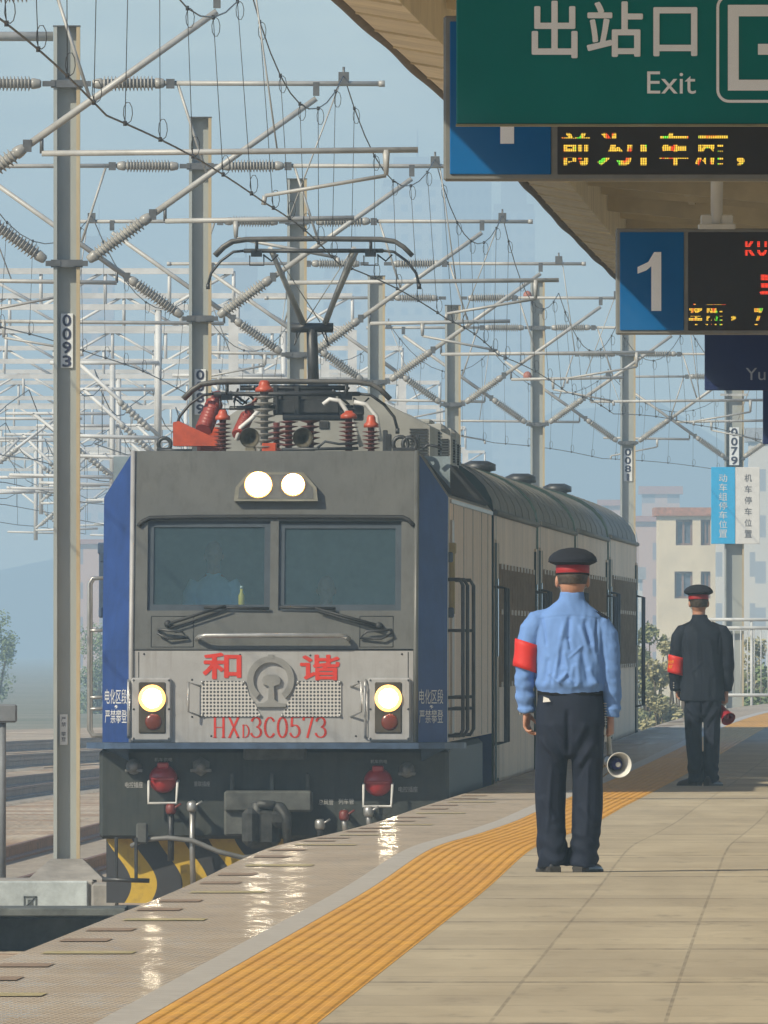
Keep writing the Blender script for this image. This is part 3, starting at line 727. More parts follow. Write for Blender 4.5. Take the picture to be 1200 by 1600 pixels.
# wires: contact wire, messenger and droppers over each of the two tracks
def wires(off, label, flip):
    ow = thing('overhead_wire', label, 'overhead wire', (tcx(218) + off, 218, 4.9), 0, 'contact wires with their messengers')
    sup = [(126, 1), (157, 0), (188, 1), (218, 0), (257, 1), (294, 0), (331, 1), (368, 0), (405, 1), (442, 0), (479, 1), (515, 0)]
    def stg(k): return (.28 if k else .10) * (-1 if flip else 1)
    def mst(k): return .15 * (-1 if flip else 1)
    rel = lambda p: (p[0] - ow.location.x, p[1] - ow.location.y, p[2] - ow.location.z)
    cw, mw, drops = [], [], []
    for i in range(len(sup) - 1):
        (A, ka), (B, kb) = sup[i], sup[i + 1]
        dzA = -.5 if A in (331, 368) else 0; dzB = -.5 if B in (331, 368) else 0
        for j in range(10):
            t = j / 10; Y = A + (B - A) * t
            c0 = tcx(A) + off + stg(ka); c1 = tcx(B) + off + stg(kb); m0 = tcx(A) + off + mst(ka); m1_ = tcx(B) + off + mst(kb)
            rz_ = rise(A) + (rise(B) - rise(A)) * t; dd = dzA + (dzB - dzA) * t
            cw.append(rel((c0 + (c1 - c0) * t, Y, 4.90 + rz_ + dd * .3 + .05 * math.sin(math.pi * t))))
            zm = 6.68 + rz_ + dd - .62 * 4 * t * (1 - t)
            mw.append(rel((m0 + (m1_ - m0) * t, Y, zm)))
            if j in (1, 3, 5, 7, 9): drops.append((cw[-1], mw[-1]))
    mb = MB(); mb.path(cw, .0075, 5); mb.build('contact_wire', M_wire, ow)
    mb = MB(); mb.path(mw, .0065, 5); mb.build('messenger_wire', M_wire, ow)
    for c, m_ in drops:
        mb = MB(); mb.tube(c, m_, .003, None, 4); c, m_ = Vector(c), Vector(m_)
        for p, sg_ in ((c, 1), (m_, -1)):
            mb.path([p + Vector((.032 * math.sin(a) + .02, 0, sg_ * (.075 - .075 * math.cos(a)))) for a in np.linspace(0, 2 * math.pi, 10)], .003, 4)
            mb.box(p, (.026, .025, .035))
        mb.build('dropper', M_wire, ow)
wires(0, 'overhead contact wire and messenger with looped droppers over the main track', False)
wires(-4.94, 'overhead contact wire and messenger over the track left of the masts', True)

# ------------------------------------------------------------------ yard gantries in the haze on the left
M_gan = mat('gantry_white_steel', (.56, .57, .57), .55, var=.12, vscale=1.5)
ordn = ['nearest', 'second nearest', 'third nearest', 'fourth nearest', 'fifth nearest', 'sixth nearest', 'seventh nearest', 'eighth nearest', 'ninth nearest', 'farthest']
gz = [(398, 7.75), (436, 7.9), (470, 7.7), (505, 7.8), (540, 7.7), (580, 7.9), (625, 7.8), (680, 7.7), (740, 7.9), (800, 8.0)]
for i, (Y, zt) in enumerate(gz):
    rng = random.Random(i + 3); xr = (-2.6, -.6, -1.2, .4, .0, 1.4, .6, 2.4, 2.0, 3.5)[i]; xl = -13.5 - .02 * Y
    gobj = thing('catenary_gantry', 'pale steel gantry spanning the hazy yard tracks on the left, %s of its row' % ordn[i], 'gantry', (xr, Y, -1.2), 0, 'gantries over the yard tracks')
    W_ = xr - xl; z1 = zt + 1.2; z0 = z1 - .62
    mb = MB()
    for z_ in (z0, z1):
        mb.box((-W_ / 2, 0, z_), (W_, .12, .10))
    n = int(W_ / 1.05)
    for k in range(n):
        xa, xb = -W_ * k / n, -W_ * (k + 1) / n
        mb.tube((xa, 0, z0), (xa, 0, z1), .035, None, 5)
        mb.tube((xa, 0, z0 if k % 2 else z1), (xb, 0, z1 if k % 2 else z0), .03, None, 5)
    mb.build('truss_beam', M_gan, gobj)
    for x_ in [0, -W_ * (.5 if i < 7 else .33) - rng.uniform(-.4, 1), -W_]:
        mb = MB(); mb.box((x_, 0, z0 / 2 - .2), (.17, .17, z0 + .4 - .06)); mb.build('post', M_gan, gobj)
    x_ = -1.3
    while x_ > -W_ + 1:
        dx = rng.choice((-1, 1)) * rng.uniform(1.2, 1.7); zb_ = z0 - rng.uniform(2.2, 2.8)
        mb = MB(); mb.tube((x_, 0, z0 - .05), (x_, 0, zb_), .06, None, 6)
        mb.tube((x_, -.05, zb_ + .3), (x_ + dx * 1.3, -.05, zb_ + .35), .035, None, 6); mb.tube((x_, -.05, zb_ + .35), (x_ + dx, -.05, zb_ + 1.6), .035, None, 6)
        mb.tube((x_, -.05, zb_ + 1.6), (x_ + dx * 1.35, -.05, zb_ + 1.6), .035, None, 6)
        mb.build('drop_arm', M_gan, gobj)
        insulator(gobj, (x_ + dx * .1, -.05, zb_ + .44), (x_ + dx * .5, -.05, zb_ + .95), .06, 6)
        x_ -= rng.uniform(2.3, 3.3)
# long wires between the gantries
for k, xw in enumerate((-3.4, -5.8, -8.4, -11.2, -14.2, -17.4)):
    wo = thing('overhead_wire', 'overhead wires strung along the yard tracks, %s line left of the masts' % ordn[k + 1].split()[0], 'overhead wire', (xw, 500, 5), 0, 'contact wires with their messengers')
    c, m_, dr = [], [], []
    for i in range(len(gz) - 1):
        A, B = gz[i][0], gz[i + 1][0]
        for j in range(6):
            t = j / 6; Y = A + (B - A) * t; x_ = (Y - 400) * .012 * (1 + .1 * k) + .15 * (-1) ** i
            c.append((x_, Y - 500, 0.1)); m_.append((x_, Y - 500, 1.5 - .7 * 4 * t * (1 - t)))
            if j in (1, 3, 5): dr.append((c[-1], m_[-1]))
    mb = MB(); mb.path(c, .012, 4); mb.build('contact_wire', M_wire, wo)
    mb = MB(); mb.path(m_, .012, 4); mb.build('messenger_wire', M_wire, wo)
    for a, b_ in dr:
        mb = MB(); mb.tube(a, b_, .006, None, 4); mb.build('dropper', M_wire, wo)

# ------------------------------------------------------------------ concrete at the foot of the nearest mast, stub signal at the left
x1 = m1.location.x
fb = thing('mast_foundation', 'stepped concrete foundation with a whitewashed face under the nearest mast', 'foundation', (x1, 218, -1.25))
mb = MB(); Yf = 217
def fx(px, Y=216.0): return (px - 600) * Y / F - x1
def fzz(py, Y=216.0): return CAMZ + (1008 - py) * Y / F + 1.25
mb.add([(-.36, -.9, .33), (.36, -.9, .33), (.36, .5, .33), (-.36, .5, .33), (-.15, -.16, .52), (.15, -.16, .52), (.15, .16, .52), (-.15, .16, .52)], [(0, 1, 5, 4), (1, 2, 6, 5), (2, 3, 7, 6), (3, 0, 4, 7), (4, 5, 6, 7)])
mb.build('cap', M_conc, fb)
mb = MB(); mb.bevbox(((fx(145) + fx(-160)) / 2, .0, .165), (fx(145) - fx(-160), 2.0, .33), .02); mb.build('plinth', M_conc, fb)
mb = MB(); mb.bevbox(((fx(136) + fx(-160)) / 2, -1.06, .10), (fx(136) - fx(-160), .10, .44), .015); fr = mb.build('white_face', M_concw, fb)
mb = MB()
c0 = Vector((fx(45), -1.114, .12))
for a in (-1, 1):
    mb.box(c0 + Vector((a * .055, 0, 0)), (.014, .006, .11)); mb.box(c0 + Vector((0, 0, a * .05)), (.124, .006, .014))
mb.box(c0, (.05, .006, .05)); mb.tube(c0 + Vector((-.04, -.002, -.04)), c0 + Vector((.04, -.002, .04)), .006, None, 4)
mb.build('emblem', mat('faded_black', (.07, .08, .08), .7), fr)
tr = thing('cable_trough', 'low concrete cable trough with a pale end left below the foundation', 'trough', (x1 - .3, 206, -1.25))
mb = MB(); mb.bevbox((-.55, 0, -.02), (.5, 1.6, .4), .02); mb.build('pale_end', M_concw, tr)
mb = MB(); mb.bevbox((.35, .6, -.06), (1.25, 1.2, .34), .02); mb.bevbox((.35, .3, .16), (1.3, 2.2, .07), .01); mb.build('trough', mat('dark_concrete', (.10, .11, .105), .85, var=.3, vscale=4), tr)  # trough in a darker grey-green than the other concrete
rs = thing('side_block', 'grey concrete block at the right side of the mast foundation', 'block', (fx(166) + x1, 215, -1.25))
mb = MB(); mb.bevbox((0, 0, .14), (.24, 1.2, .36), .02); mb.bevbox((.3, .5, -.02), (.5, 1.0, .25), .02); mb.build('block', M_conc, rs)
dw = thing('marker_post', 'short grey post with a square head beside the left yard track', 'post', ((8 - 600) * 250 / F, 250, -1.3))
mb = MB(); mb.tube((-.03, 0, 0), (-.03, 0, 1.9), .04, None, 8); mb.build('post', mat('dull_grey_paint', (.16, .17, .18), .6), dw)
mb = MB(); mb.bevbox((.0, 0, 1.85), (.26, .2, .2), .02); mb.build('head', mat('dull_grey_paint', (.16, .17, .18), .6), dw)
# ------------------------------------------------------------------ electric locomotive
LY = 200.0
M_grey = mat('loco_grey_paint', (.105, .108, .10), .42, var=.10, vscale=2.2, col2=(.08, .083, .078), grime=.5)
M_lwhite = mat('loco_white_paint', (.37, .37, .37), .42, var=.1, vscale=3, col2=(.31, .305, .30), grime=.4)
M_blue = mat('loco_blue_paint', (.018, .052, .20), .42, var=.12, vscale=3, spec=.3, grime=.35)
M_bluel = mat('loco_blue_rim', (.05, .085, .15), .45, var=.2, vscale=6)
M_cream = mat('loco_side_reflected_cream', (.72, .55, .40), .55, spec=.2, var=.1, vscale=2, stretch=(1, 1, .2), grime=.5)  # cream is light reflected by the body side, put into its base colour
M_seal = mat('black_rubber', (.018, .019, .02), .6)
M_frame = mat('window_frame_dark', (.045, .06, .075), .4)
M_under = mat('underframe_green_black', (.024, .032, .033), .6, var=.3, vscale=5, grime=.6, col2=(.042, .046, .042), bump=.003, bscale=15)
M_undl = mat('buffer_beam_grey', (.085, .09, .085), .6, var=.25, vscale=6)
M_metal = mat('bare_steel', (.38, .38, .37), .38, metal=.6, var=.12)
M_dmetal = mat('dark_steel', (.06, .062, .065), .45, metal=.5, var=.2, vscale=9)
M_lred = mat('lettering_red', (.62, .035, .018), .5, var=.08)
M_orange = mat('orange_red_insulation', (.48, .075, .03), .42, var=.15, vscale=8)
M_maroon = mat('maroon_insulator', (.115, .03, .025), .4, var=.2, vscale=9)
M_roofbox = mat('roof_box_grey', (.31, .31, .285), .55, var=.12, vscale=2)
M_cable = mat('white_cable', (.62, .62, .60), .5)
M_horn = mat('horn_metal', (.30, .27, .21), .35, metal=.6, var=.2)

yaw = -math.atan(slope(210))
loco = thing('electric_locomotive', 'grey and blue electric locomotive with lit headlights and red lettering arriving at the platform', 'locomotive', (tcx(LY), LY, 0), yaw)
def LP(px, py, yl):
    """photo pixel at distance yl behind the nose -> local (x, z)"""
    Y = LY + yl; return ((px - 600) * Y / F - tcx(LY) - slope(210) * yl, CAMZ + (1008 - py) * Y / F)
def lx(px, yl=0): return LP(px, 0, yl)[0]
def lz(py, yl=0): return LP(0, py, yl)[1]
SL = .30
def fy(z): return 0.0 if z < 1.25 else (z - 1.25) * SL
ZB, ZW, ZE, ZR = .446, 1.25, 2.58, 2.98
XF, XO, XR = 1.235, 1.5, 1.16
LEN = 20.6
# windscreens (local rectangles)
wl = (lx(229), lx(421), lz(954), lz(814)); wr = (lx(434), lx(626), lz(954), lz(816))
def fpt(x, z, d=0.0): return (x, fy(z) - d, z)
# grey upper front with two openings
xs = sorted([-XF, wl[0], wl[1], wr[0], wr[1], XF]); zs = [ZW, wl[2], wl[3], ZR]
mb = MB()
for i in range(5):
    for j in range(3):
        if j == 1 and i in (1, 3): continue
        mb.add([fpt(xs[i], zs[j]), fpt(xs[i+1], zs[j]), fpt(xs[i+1], zs[j+1]), fpt(xs[i], zs[j+1])], [(0, 1, 2, 3)])
for (a, b, c, d) in (wl, wr):                     # reveals
    for p, q_ in (((a, c), (b, c)), ((b, c), (b, d)), ((b, d), (a, d)), ((a, d), (a, c))):
        mb.add([fpt(*p), fpt(*q_), fpt(q_[0], q_[1], -.09), fpt(p[0], p[1], -.09)], [(0, 1, 2, 3)])
mb.add([(-XF, fy(ZR), ZR), (XF, fy(ZR), ZR), (XR, 1.0, ZR), (-XR, 1.0, ZR)], [(0, 1, 2, 3)])
front = mb.build('cab_front', M_grey, loco, fix=False)
# thin seams and the service-panel lines on the grey front
mb = MB()
def seam(pts, w_=.006):
    for p, q_ in zip(pts, pts[1:]):
        mb.tube(fpt(p[0], p[1], .001), fpt(q_[0], q_[1], .001), w_, None, 4)
for x0, x1 in ((236, 302), (562, 614)): seam([(lx(x0), lz(1011)), (lx(x0), lz(963)), (lx(x1), lz(963)), (lx(x1), lz(1011)), (lx(x0), lz(1011))], .004)
seam([(-XF, ZW), (XF, ZW)], .008)
mb.build('panel_seam', M_seal, front)
# corner fillet between face and chamfer (white on the left, grey on the right)
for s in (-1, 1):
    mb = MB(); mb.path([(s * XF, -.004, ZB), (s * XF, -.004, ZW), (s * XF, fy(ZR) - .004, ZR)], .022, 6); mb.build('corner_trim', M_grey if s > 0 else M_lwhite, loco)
# white nose panel
mb = MB(); mb.add([(-XF, 0, ZB), (XF, 0, ZB), (XF, 0, ZW - .008), (-XF, 0, ZW - .008)], [(0, 1, 2, 3)]); nose = mb.build('nose_panel', M_lwhite, loco, fix=False)
mb = MB()
for a in (-1, 1): mb.tube((a * (XF - .065), -.001, ZB + .01), (a * (XF - .065), -.001, ZW - .02), .004, None, 4)
for px, py in ((225, 1022), (330, 1150), (372, 1152), (300, 1062), (628, 1022), (375, 1023), (485, 1024), (556, 1150), (300, 1120), (560, 1065)):
    mb.ell((lx(px), -.001, lz(py)), (.009, .006, .009), 8, 6)
mb.build('panel_seam', M_seal, nose)
# chamfered corners, blue
for s in (-1, 1):
    mb = MB()
    A, A2, D = (s * XF, 0, ZB), (s * XF, 0, ZW), (s * XF, fy(ZR), ZR)
    B, B2, C = (s * XO, .42, ZB), (s * XO, .42, ZW), (s * XO, .42 + (ZE - ZW) * SL, ZE)
    fs = [(0, 1, 2, 3), (3, 2, 4, 5)]
    mb.add([A, B, B2, A2, C, D], fs if s > 0 else [f[::-1] for f in fs])
    cp = mb.build('corner_panel', M_blue, loco, fix=False)
    cp['label'] = 'blue chamfered corner ' + ('in shade' if s > 0 else 'in sun')
    # warning lettering on the chamfer
    A_, B_ = Vector(A), Vector(B); u = (B_ - A_).normalized(); nrm = Vector((s * u.y, -abs(u.x), 0)).normalized(); wl_ = (B_ - A_).length
    def cm(a, v): 
        p = (A_ if s > 0 else B_) + (u if s > 0 else -u) * a * wl_; return (p.x + nrm.x * .004, p.y + nrm.y * .004, v)
    mb = MB()
    text(mb, '电化区段', (.10, lz(1100), .86, lz(1077)), cm); text(mb, '严禁攀登', (.10, lz(1130), .86, lz(1109)), cm)
    mb.add([cm(.46, lz(1102)), cm(.53, lz(1102)), cm(.50, lz(1104.2)), cm(.56, lz(1104.2)), cm(.47, lz(1108)), cm(.49, lz(1105)), cm(.43, lz(1105))], [(0, 1, 2, 3, 4, 5, 6)])
    mb.build('warning_lettering', M_swhite, cp, fix=False)
# body shell: sides and roof slopes
for s in (-1, 1):
    y2 = .42 + (ZE - ZW) * SL
    mb = MB(); fs = [(0, 1, 2, 3, 4)]
    mb.add([(s * XO, .42, ZB), (s * XO, 1.0, ZB), (s * XO, 1.0, ZE), (s * XO, y2, ZE), (s * XO, .42, ZW)], fs if s > 0 else [fs[0][::-1]])
    mb.build('cab_side', M_lwhite, loco, fix=False)
    mb = MB(); vs = [(s * XO, 1.0, ZB), (s * XO, LEN, ZB), (s * XO, LEN, ZE), (s * XO, 1.0, ZE)]
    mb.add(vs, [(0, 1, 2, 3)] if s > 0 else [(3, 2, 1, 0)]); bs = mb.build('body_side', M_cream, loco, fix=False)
    mb = MB()
    for yy in (1.02, 2.9, 7.4, 11.5, 15.6, 18.6): mb.box((s * XO, yy, (ZB + ZE) / 2), (.012, .03, ZE - ZB - .02))
    mb.box((s * (XO + .001), 11, ZE - .03), (.03, 19, .035)); mb.build('side_rib', M_metal, bs)
    mb = MB(); vs = [(s * XO, y2, ZE), (s * XO, LEN, ZE), (s * XR, LEN, ZR), (s * XR, 1.0, ZR), (s * XF, fy(ZR), ZR)]
    mb.add(vs, [(0, 1, 2, 3, 4)] if s > 0 else [(4, 3, 2, 1, 0)]); mb.build('roof_slope', M_grey, loco, fix=False)
    mb = MB(); k = 0
    sl_ = Vector((s * (XR - XO), 0, ZR - ZE)); nn = Vector((s * (ZR - ZE), 0, XO - XR)).normalized()
    base = Vector((s * XO, 0, ZE))
    p = base + sl_ * .5 + nn * .004
    ang = math.atan2(ZR - ZE, -(s) * (XO - XR))
    mb.add([base + sl_ * a + nn * .006 + Vector((0, y, 0)) for a, y in ((.06, 1.9), (.94, 1.9), (.94, 18.6), (.06, 18.6))], [(0, 1, 2, 3)])
    for yy in np.arange(2.0, 18.6, .42):
        for_ = [base + sl_ * .06 + nn * .006, base + sl_ * .94 + nn * .006, base + sl_ * .94 + nn * .045, base + sl_ * .06 + nn * .045]
        vs = [q_ + Vector((0, yy, 0)) for q_ in for_] + [q_ + Vector((0, yy + .05, 0)) for q_ in for_]
        mb.add(vs, [(0, 1, 2, 3), (7, 6, 5, 4), (0, 4, 5, 1), (1, 5, 6, 2), (2, 6, 7, 3), (3, 7, 4, 0)])
    mb.build('roof_louvre', M_dmetal, loco)
mb = MB(); mb.add([(-XR, 1.0, ZR), (XR, 1.0, ZR), (XR, LEN, ZR), (-XR, LEN, ZR)], [(0, 1, 2, 3)])
mb.build('roof', M_grey, loco, fix=False)
mb = MB(); mb.add([(-XO, LEN, -.2), (XO, LEN, -.2), (XO, LEN, ZE), (XR, LEN, ZR), (-XR, LEN, ZR), (-XO, LEN, ZE)], [(0, 1, 2, 3, 4, 5)]); mb.build('rear_wall', M_blue, loco)
mb = MB(); mb.box((0, 2.6, 1.6), (2.96, .06, 2.7)); mb.box((0, 1.5, ZB + .3), (2.9, 2.2, .04)); mb.bevbox((0, .62, 1.22), (2.3, .5, .36), .05)
mb.build('cab_interior', mat('cab_interior_blue_grey', (.22, .28, .32), .8), loco)
# windscreens
def glass_mat():
    q = NB('windscreen_glass'); q.set(Roughness=.06); q.b.inputs['Base Color'].default_value = (.11, .185, .215, 1); q.b.inputs['Specular IOR Level'].default_value = .9
    q.b.inputs['Coat Weight'].default_value = .5
    tr_ = q.n.new('ShaderNodeBsdfTransparent'); tr_.inputs[0].default_value = (.80, .95, 1.0, 1); mx = q.n.new('ShaderNodeMixShader'); mx.inputs[0].default_value = .68
    q.l.new(q.b.outputs[0], mx.inputs[1]); q.l.new(tr_.outputs[0], mx.inputs[2]); q.l.new(mx.outputs[0], q.n['Material Output'].inputs[0])
glass_mat()
for (a, b, c, d) in (wl, wr):
    mb = MB(); t = .052
    for (x0, x1, z0, z1) in ((a, b, c, c + t), (a, b, d - t, d), (a, a + t, c + t, d - t), (b - t, b, c + t, d - t)):
        V = [fpt(x, z, -.03) for x, z in ((x0, z0), (x1, z0), (x1, z1), (x0, z1))] + [fpt(x, z, -.06) for x, z in ((x0, z0), (x1, z0), (x1, z1), (x0, z1))]
        mb.add(V, [(0, 1, 2, 3), (7, 6, 5, 4), (0, 4, 5, 1), (1, 5, 6, 2), (2, 6, 7, 3), (3, 7, 4, 0)])
    fr = mb.build('windscreen_frame', M_frame, loco)
    mb = MB(); mb.add([fpt(x, z, -.045) for x, z in ((a + t, c + t), (b - t, c + t), (b - t, d - t), (a + t, d - t))], [(0, 1, 2, 3)])
    mb.build('windscreen', MATS['windscreen_glass'], fr, fix=False)
# rain gutter above the screens
mb = MB(); mb.path([fpt(lx(x), lz(y), .02) for x, y in ((214, 822), (220, 815), (232, 809), (300, 807.5), (430, 807), (560, 807.5), (628, 808), (637, 812), (645, 821))], .02, 6); mb.build('rain_gutter', M_seal, loco)
# wipers
for pv, ti, bl in (((262, 975), (352, 946), ((318, 949), (420, 951))), ((592, 978), (492, 950), ((436, 949), (524, 951)))):
    mb = MB(); P = lambda q_, d=.05: fpt(lx(q_[0]), lz(q_[1]), d)
    mb.tube(P(pv), P(ti), .016, .010, 6); mb.tube(P((pv[0] + 4, pv[1] + 6)), P((ti[0] + 6, ti[1] + 5)), .008, None, 5); mb.tube(P(bl[0], .03), P(bl[1], .03), .014, None, 6); mb.lathe(P(pv, 0), (0, -1, 0), [(0, .035), (.06, .03), (.07, .01)], 10)
    mb.build('wiper', M_seal, loco)
# grab rails on the grey front and the nose
mb = MB(); z_ = lz(993); mb.path([(lx(308), 0, z_ - .03), (lx(312), -.075, z_ - .01), (lx(322), -.10, z_), (lx(428), -.10, z_), (lx(530), -.10, z_), (lx(540), -.075, z_ - .01), (lx(545), 0, z_ - .03)], .022, 8); mb.build('grab_rail', M_metal, loco)
for x0, x1 in ((247, 294), (611, 563)):
    mb = MB(); mb.path([fpt(lx(a), lz(b), c) for a, b, c in ((x0, 984, 0), (x0 * .9 + x1 * .1, 984, .06), (x0 * .2 + x1 * .8, 987, .06), (x1, 997, .03), (x0 * .7 + x1 * .3, 998, .05), (x0, 990, .05), (x0, 984, 0))], .011, 6); mb.build('step_handle', M_dmetal, loco)
for x0, x1 in ((295, 315), (565, 548)):
    mb = MB(); mb.path([(lx(x1), 0, lz(1073)), (lx(x0), -.10, lz(1066)), (lx(x0), -.10, lz(1112)), (lx(x1), 0, lz(1120))], .010, 6); mb.build('nose_handle', M_metal, loco)
# perforated grilles
q = NB('perforated_sheet'); s_ = q.sep(q.coord('Object')); P_ = .031
dx = q.math('SUBTRACT', q.math('MODULO', q.math('ADD', s_[0], 31.0), P_), P_ / 2); dz_ = q.math('SUBTRACT', q.math('MODULO', q.math('ADD', s_[2], 31.0), P_), P_ / 2)
hole = q.math('LESS_THAN', q.math('SQRT', q.math('ADD', q.math('MULTIPLY', dx, dx), q.math('MULTIPLY', dz_, dz_))), .0105)
q.l.new(q.mix(hole, (.52, .505, .48), (.035, .035, .04)), q.b.inputs['Base Color']); q.set(Roughness=.5)
gl = [(314, 1064), (383, 1064), (389, 1085), (398, 1098), (404, 1112), (408, 1120), (314, 1120)]
for sgn in (1, -1):
    poly = [(lx(px) if sgn > 0 else lx(847 - px), lz(py)) for px, py in gl]
    mb = MB(); mb.prism(poly, lambda u, v, t: (u, -t, v), .012, .0); gr = mb.build('grille', MATS['perforated_sheet'], nose)
    mb = MB()
    for px, py in ((316, 1066), (381, 1066), (316, 1118), (406, 1118)): mb.ell(((lx(px) if sgn > 0 else lx(847 - px)), -.014, lz(py)), (.014, .010, .014), 8, 6)
    mb.build('bolt', M_metal, nose)
# emblem: open ring round a rail section
M_emb = mat('emblem_grey', (.27, .265, .25), .45, metal=.2, var=.08)
mb = MB(); cx_, cz_ = lx(423), lz(1062); ro, ri = .205, .150; e_ = []
ang = np.radians(np.linspace(-52, 232, 40))
pin = [(cx_ + ro * math.cos(a), cz_ + ro * math.sin(a)) for a in ang]; pou = [(cx_ + ri * math.cos(a), cz_ + ri * math.sin(a)) for a in ang]
for i in range(39): mb.prism([pin[i], pin[i+1], pou[i+1], pou[i]], lambda u, v, t: (u, -t, v), .03, .001)
mb.prism([(cx_ - .03, cz_ + ro - .02), (cx_ + .03, cz_ + ro - .02), (cx_ + .022, cz_ + ro + .014), (cx_ - .022, cz_ + ro + .014)], lambda u, v, t: (u, -t, v), .032, .001)
E_ = [(424 + a, b) for a, b in ((-23, 1104.5), (-23, 1099.5), (-12, 1098), (-5, 1093), (-4, 1072), (-13, 1069), (-14.5, 1062), (-12, 1057), (-6, 1054), (6, 1054), (12, 1057), (14.5, 1062), (13, 1069), (4, 1072), (5, 1093), (12, 1098), (23, 1099.5), (23, 1104.5))]
mb.prism([(lx(a), lz(b)) for a, b in E_], lambda u, v, t: (u, -t, v), .03, .001)
mb.build('railway_emblem', M_emb, nose)
# lettering
fn = lambda u, v: (u, -.004, v)
mb = MB(); text(mb, '和', (lx(318), lz(1060), lx(376), lz(1021)), fn, 0, fat=.008); text(mb, '谐', (lx(470), lz(1062), lx(530), lz(1024)), fn, 0, fat=.007); mb.build('name_lettering', M_lred, nose, fix=False)
def stroke(mb, pts, w_, fn_):
    for p, q_ in zip(pts, pts[1:]):
        d = Vector((q_[0] - p[0], q_[1] - p[1])); 
        if d.length < 1e-6: continue
        n_ = Vector((-d.y, d.x)).normalized()
        # thin horizontals, thick verticals
        hw = (w_ * (.32 + .68 * abs(d.normalized().y))) / 2; ex = d.normalized() * hw * .5
        mb.add([fn_(p[0] - ex.x + n_.x * hw, p[1] - ex.y + n_.y * hw), fn_(p[0] - ex.x - n_.x * hw, p[1] - ex.y - n_.y * hw), fn_(q_[0] + ex.x - n_.x * hw, q_[1] + ex.y - n_.y * hw), fn_(q_[0] + ex.x + n_.x * hw, q_[1] + ex.y + n_.y * hw)], [(0, 1, 2, 3)])
def arc(cx, cy, rx, ry, a0, a1, n=14): return [(cx + rx * math.cos(R(a)), cy + ry * math.sin(R(a))) for a in np.linspace(a0, a1, n)]
G = {'H': [[(.15, 0), (.15, 1)], [(.85, 0), (.85, 1)], [(.15, .5), (.85, .5)], [(0, 0), (.3, 0)], [(.7, 0), (1, 0)], [(0, 1), (.3, 1)], [(.7, 1), (1, 1)]],
     'X': [[(.12, 1), (.88, 0)], [(.88, 1), (.12, 0)], [(0, 1), (.28, 1)], [(.72, 1), (1, 1)], [(0, 0), (.28, 0)], [(.72, 0), (1, 0)]],
     'D': [[(.15, 0), (.15, 1)], [(.02, 1), (.4, 1)] + arc(.4, .5, .5, .5, 90, -90) + [(.02, 0)]],
     '3': [arc(.45, .76, .4, .24, 165, -80) + arc(.45, .26, .47, .26, 85, -165)],
     'C': [arc(.55, .5, .48, .5, 40, 320, 20)], '0': [arc(.5, .5, .42, .5, 0, 360, 24)],
     '5': [[(.9, 1), (.2, 1), (.15, .56)] + arc(.45, .31, .45, .31, 120, -160)], '7': [[(.05, .88), (.08, 1), (.92, 1), (.42, 0)]]}
mb = MB(); xk = 333; wk = 19.6
for ch, w0, hh in (('H', 1.15, 1), ('X', 1.1, 1), ('D', .7, .62), ('3', 1, 1), ('C', 1, 1), ('0', 1, 1), ('5', 1, 1), ('7', 1, 1), ('3', 1, 1)):
    for pl_ in G[ch]:
        stroke(mb, [(lx(xk + a * wk * w0 * .84), lz(1152 - b * 31 * hh)) for a, b in pl_], .020 if ch != 'D' else .013, fn)
    xk += wk * w0 * 1.03
mb.build('number_lettering', M_lred, nose, fix=False)
# top headlight pod
M_lamp = emit('lamp_white', (1.0, .95, .85), 60.0); M_lampw = emit('lamp_warm_rim', (1.0, .52, .14), 2.2); M_tail = mat('red_lens', (.13, .026, .014), .25, var=.1)
def lamp_beam(parent, loc, watts, r):
    d = bpy.data.lights.new('headlight_beam', 'SPOT'); d.energy = watts; d.spot_size = R(9); d.spot_blend = .6; d.shadow_soft_size = r; d.color = (1.0, .80, .50)
    o = bpy.data.objects.new('headlight_beam', d); COL.objects.link(o); o.parent = parent; o.location = loc; o.rotation_euler = (R(90), 0, R(180) if False else 0)
    o.rotation_euler = Vector((.0, -1, -.012)).to_track_quat('-Z', 'Y').to_euler()
M_refl = mat('lamp_reflector', (.75, .62, .42), .18, metal=.9, var=.05)
zc = lz(760, .4); pod = MB(); y0 = fy(zc)
hp = [(lx(366, .4), lz(783, .4)), (lx(497, .4), lz(783, .4)), (lx(495, .4), lz(762, .4)), (lx(474, .4), lz(738, .4)), (lx(388, .4), lz(738, .4)), (lx(368, .4), lz(762, .4))]
pod.prism(hp, lambda u, v, t: (u, fy(v) - t, v), .09, -.02); po = pod.build('headlight_pod', mat('pod_olive_grey', (.17, .165, .13), .4, var=.15), loco)
hq = [((u - lx(431, .4)) * .9 + lx(431, .4), (v - zc) * .84 + zc) for u, v in hp]
pod = MB(); pod.prism(hq, lambda u, v, t: (u, fy(v) - t, v), .094, .08); pod.build('pod_window', mat('pod_glass_dark', (.10, .098, .085), .15, coat=.5), po)
for px, rr in ((404, .108), (458.5, .092)):
    c = (lx(px, .4), fy(lz(757.5, .4)) - .095, lz(757.5, .4))
    mb = MB(); mb.lathe(c, (0, -1, .30), [(.0, rr * 1.12), (.012, rr * 1.10), (.013, rr * 1.0)], 24); rf = mb.build('lamp_ring', M_lampw, po)
    mb = MB(); mb.lathe((c[0], c[1] - .014, c[2] + .004), (0, -1, .30), [(.0, rr), (.012, rr * .8), (.018, rr * .3)], 24); mb.build('lamp', M_lamp, rf); lamp_beam(loco, (c[0], c[1] - .05, c[2]), 42, .09)
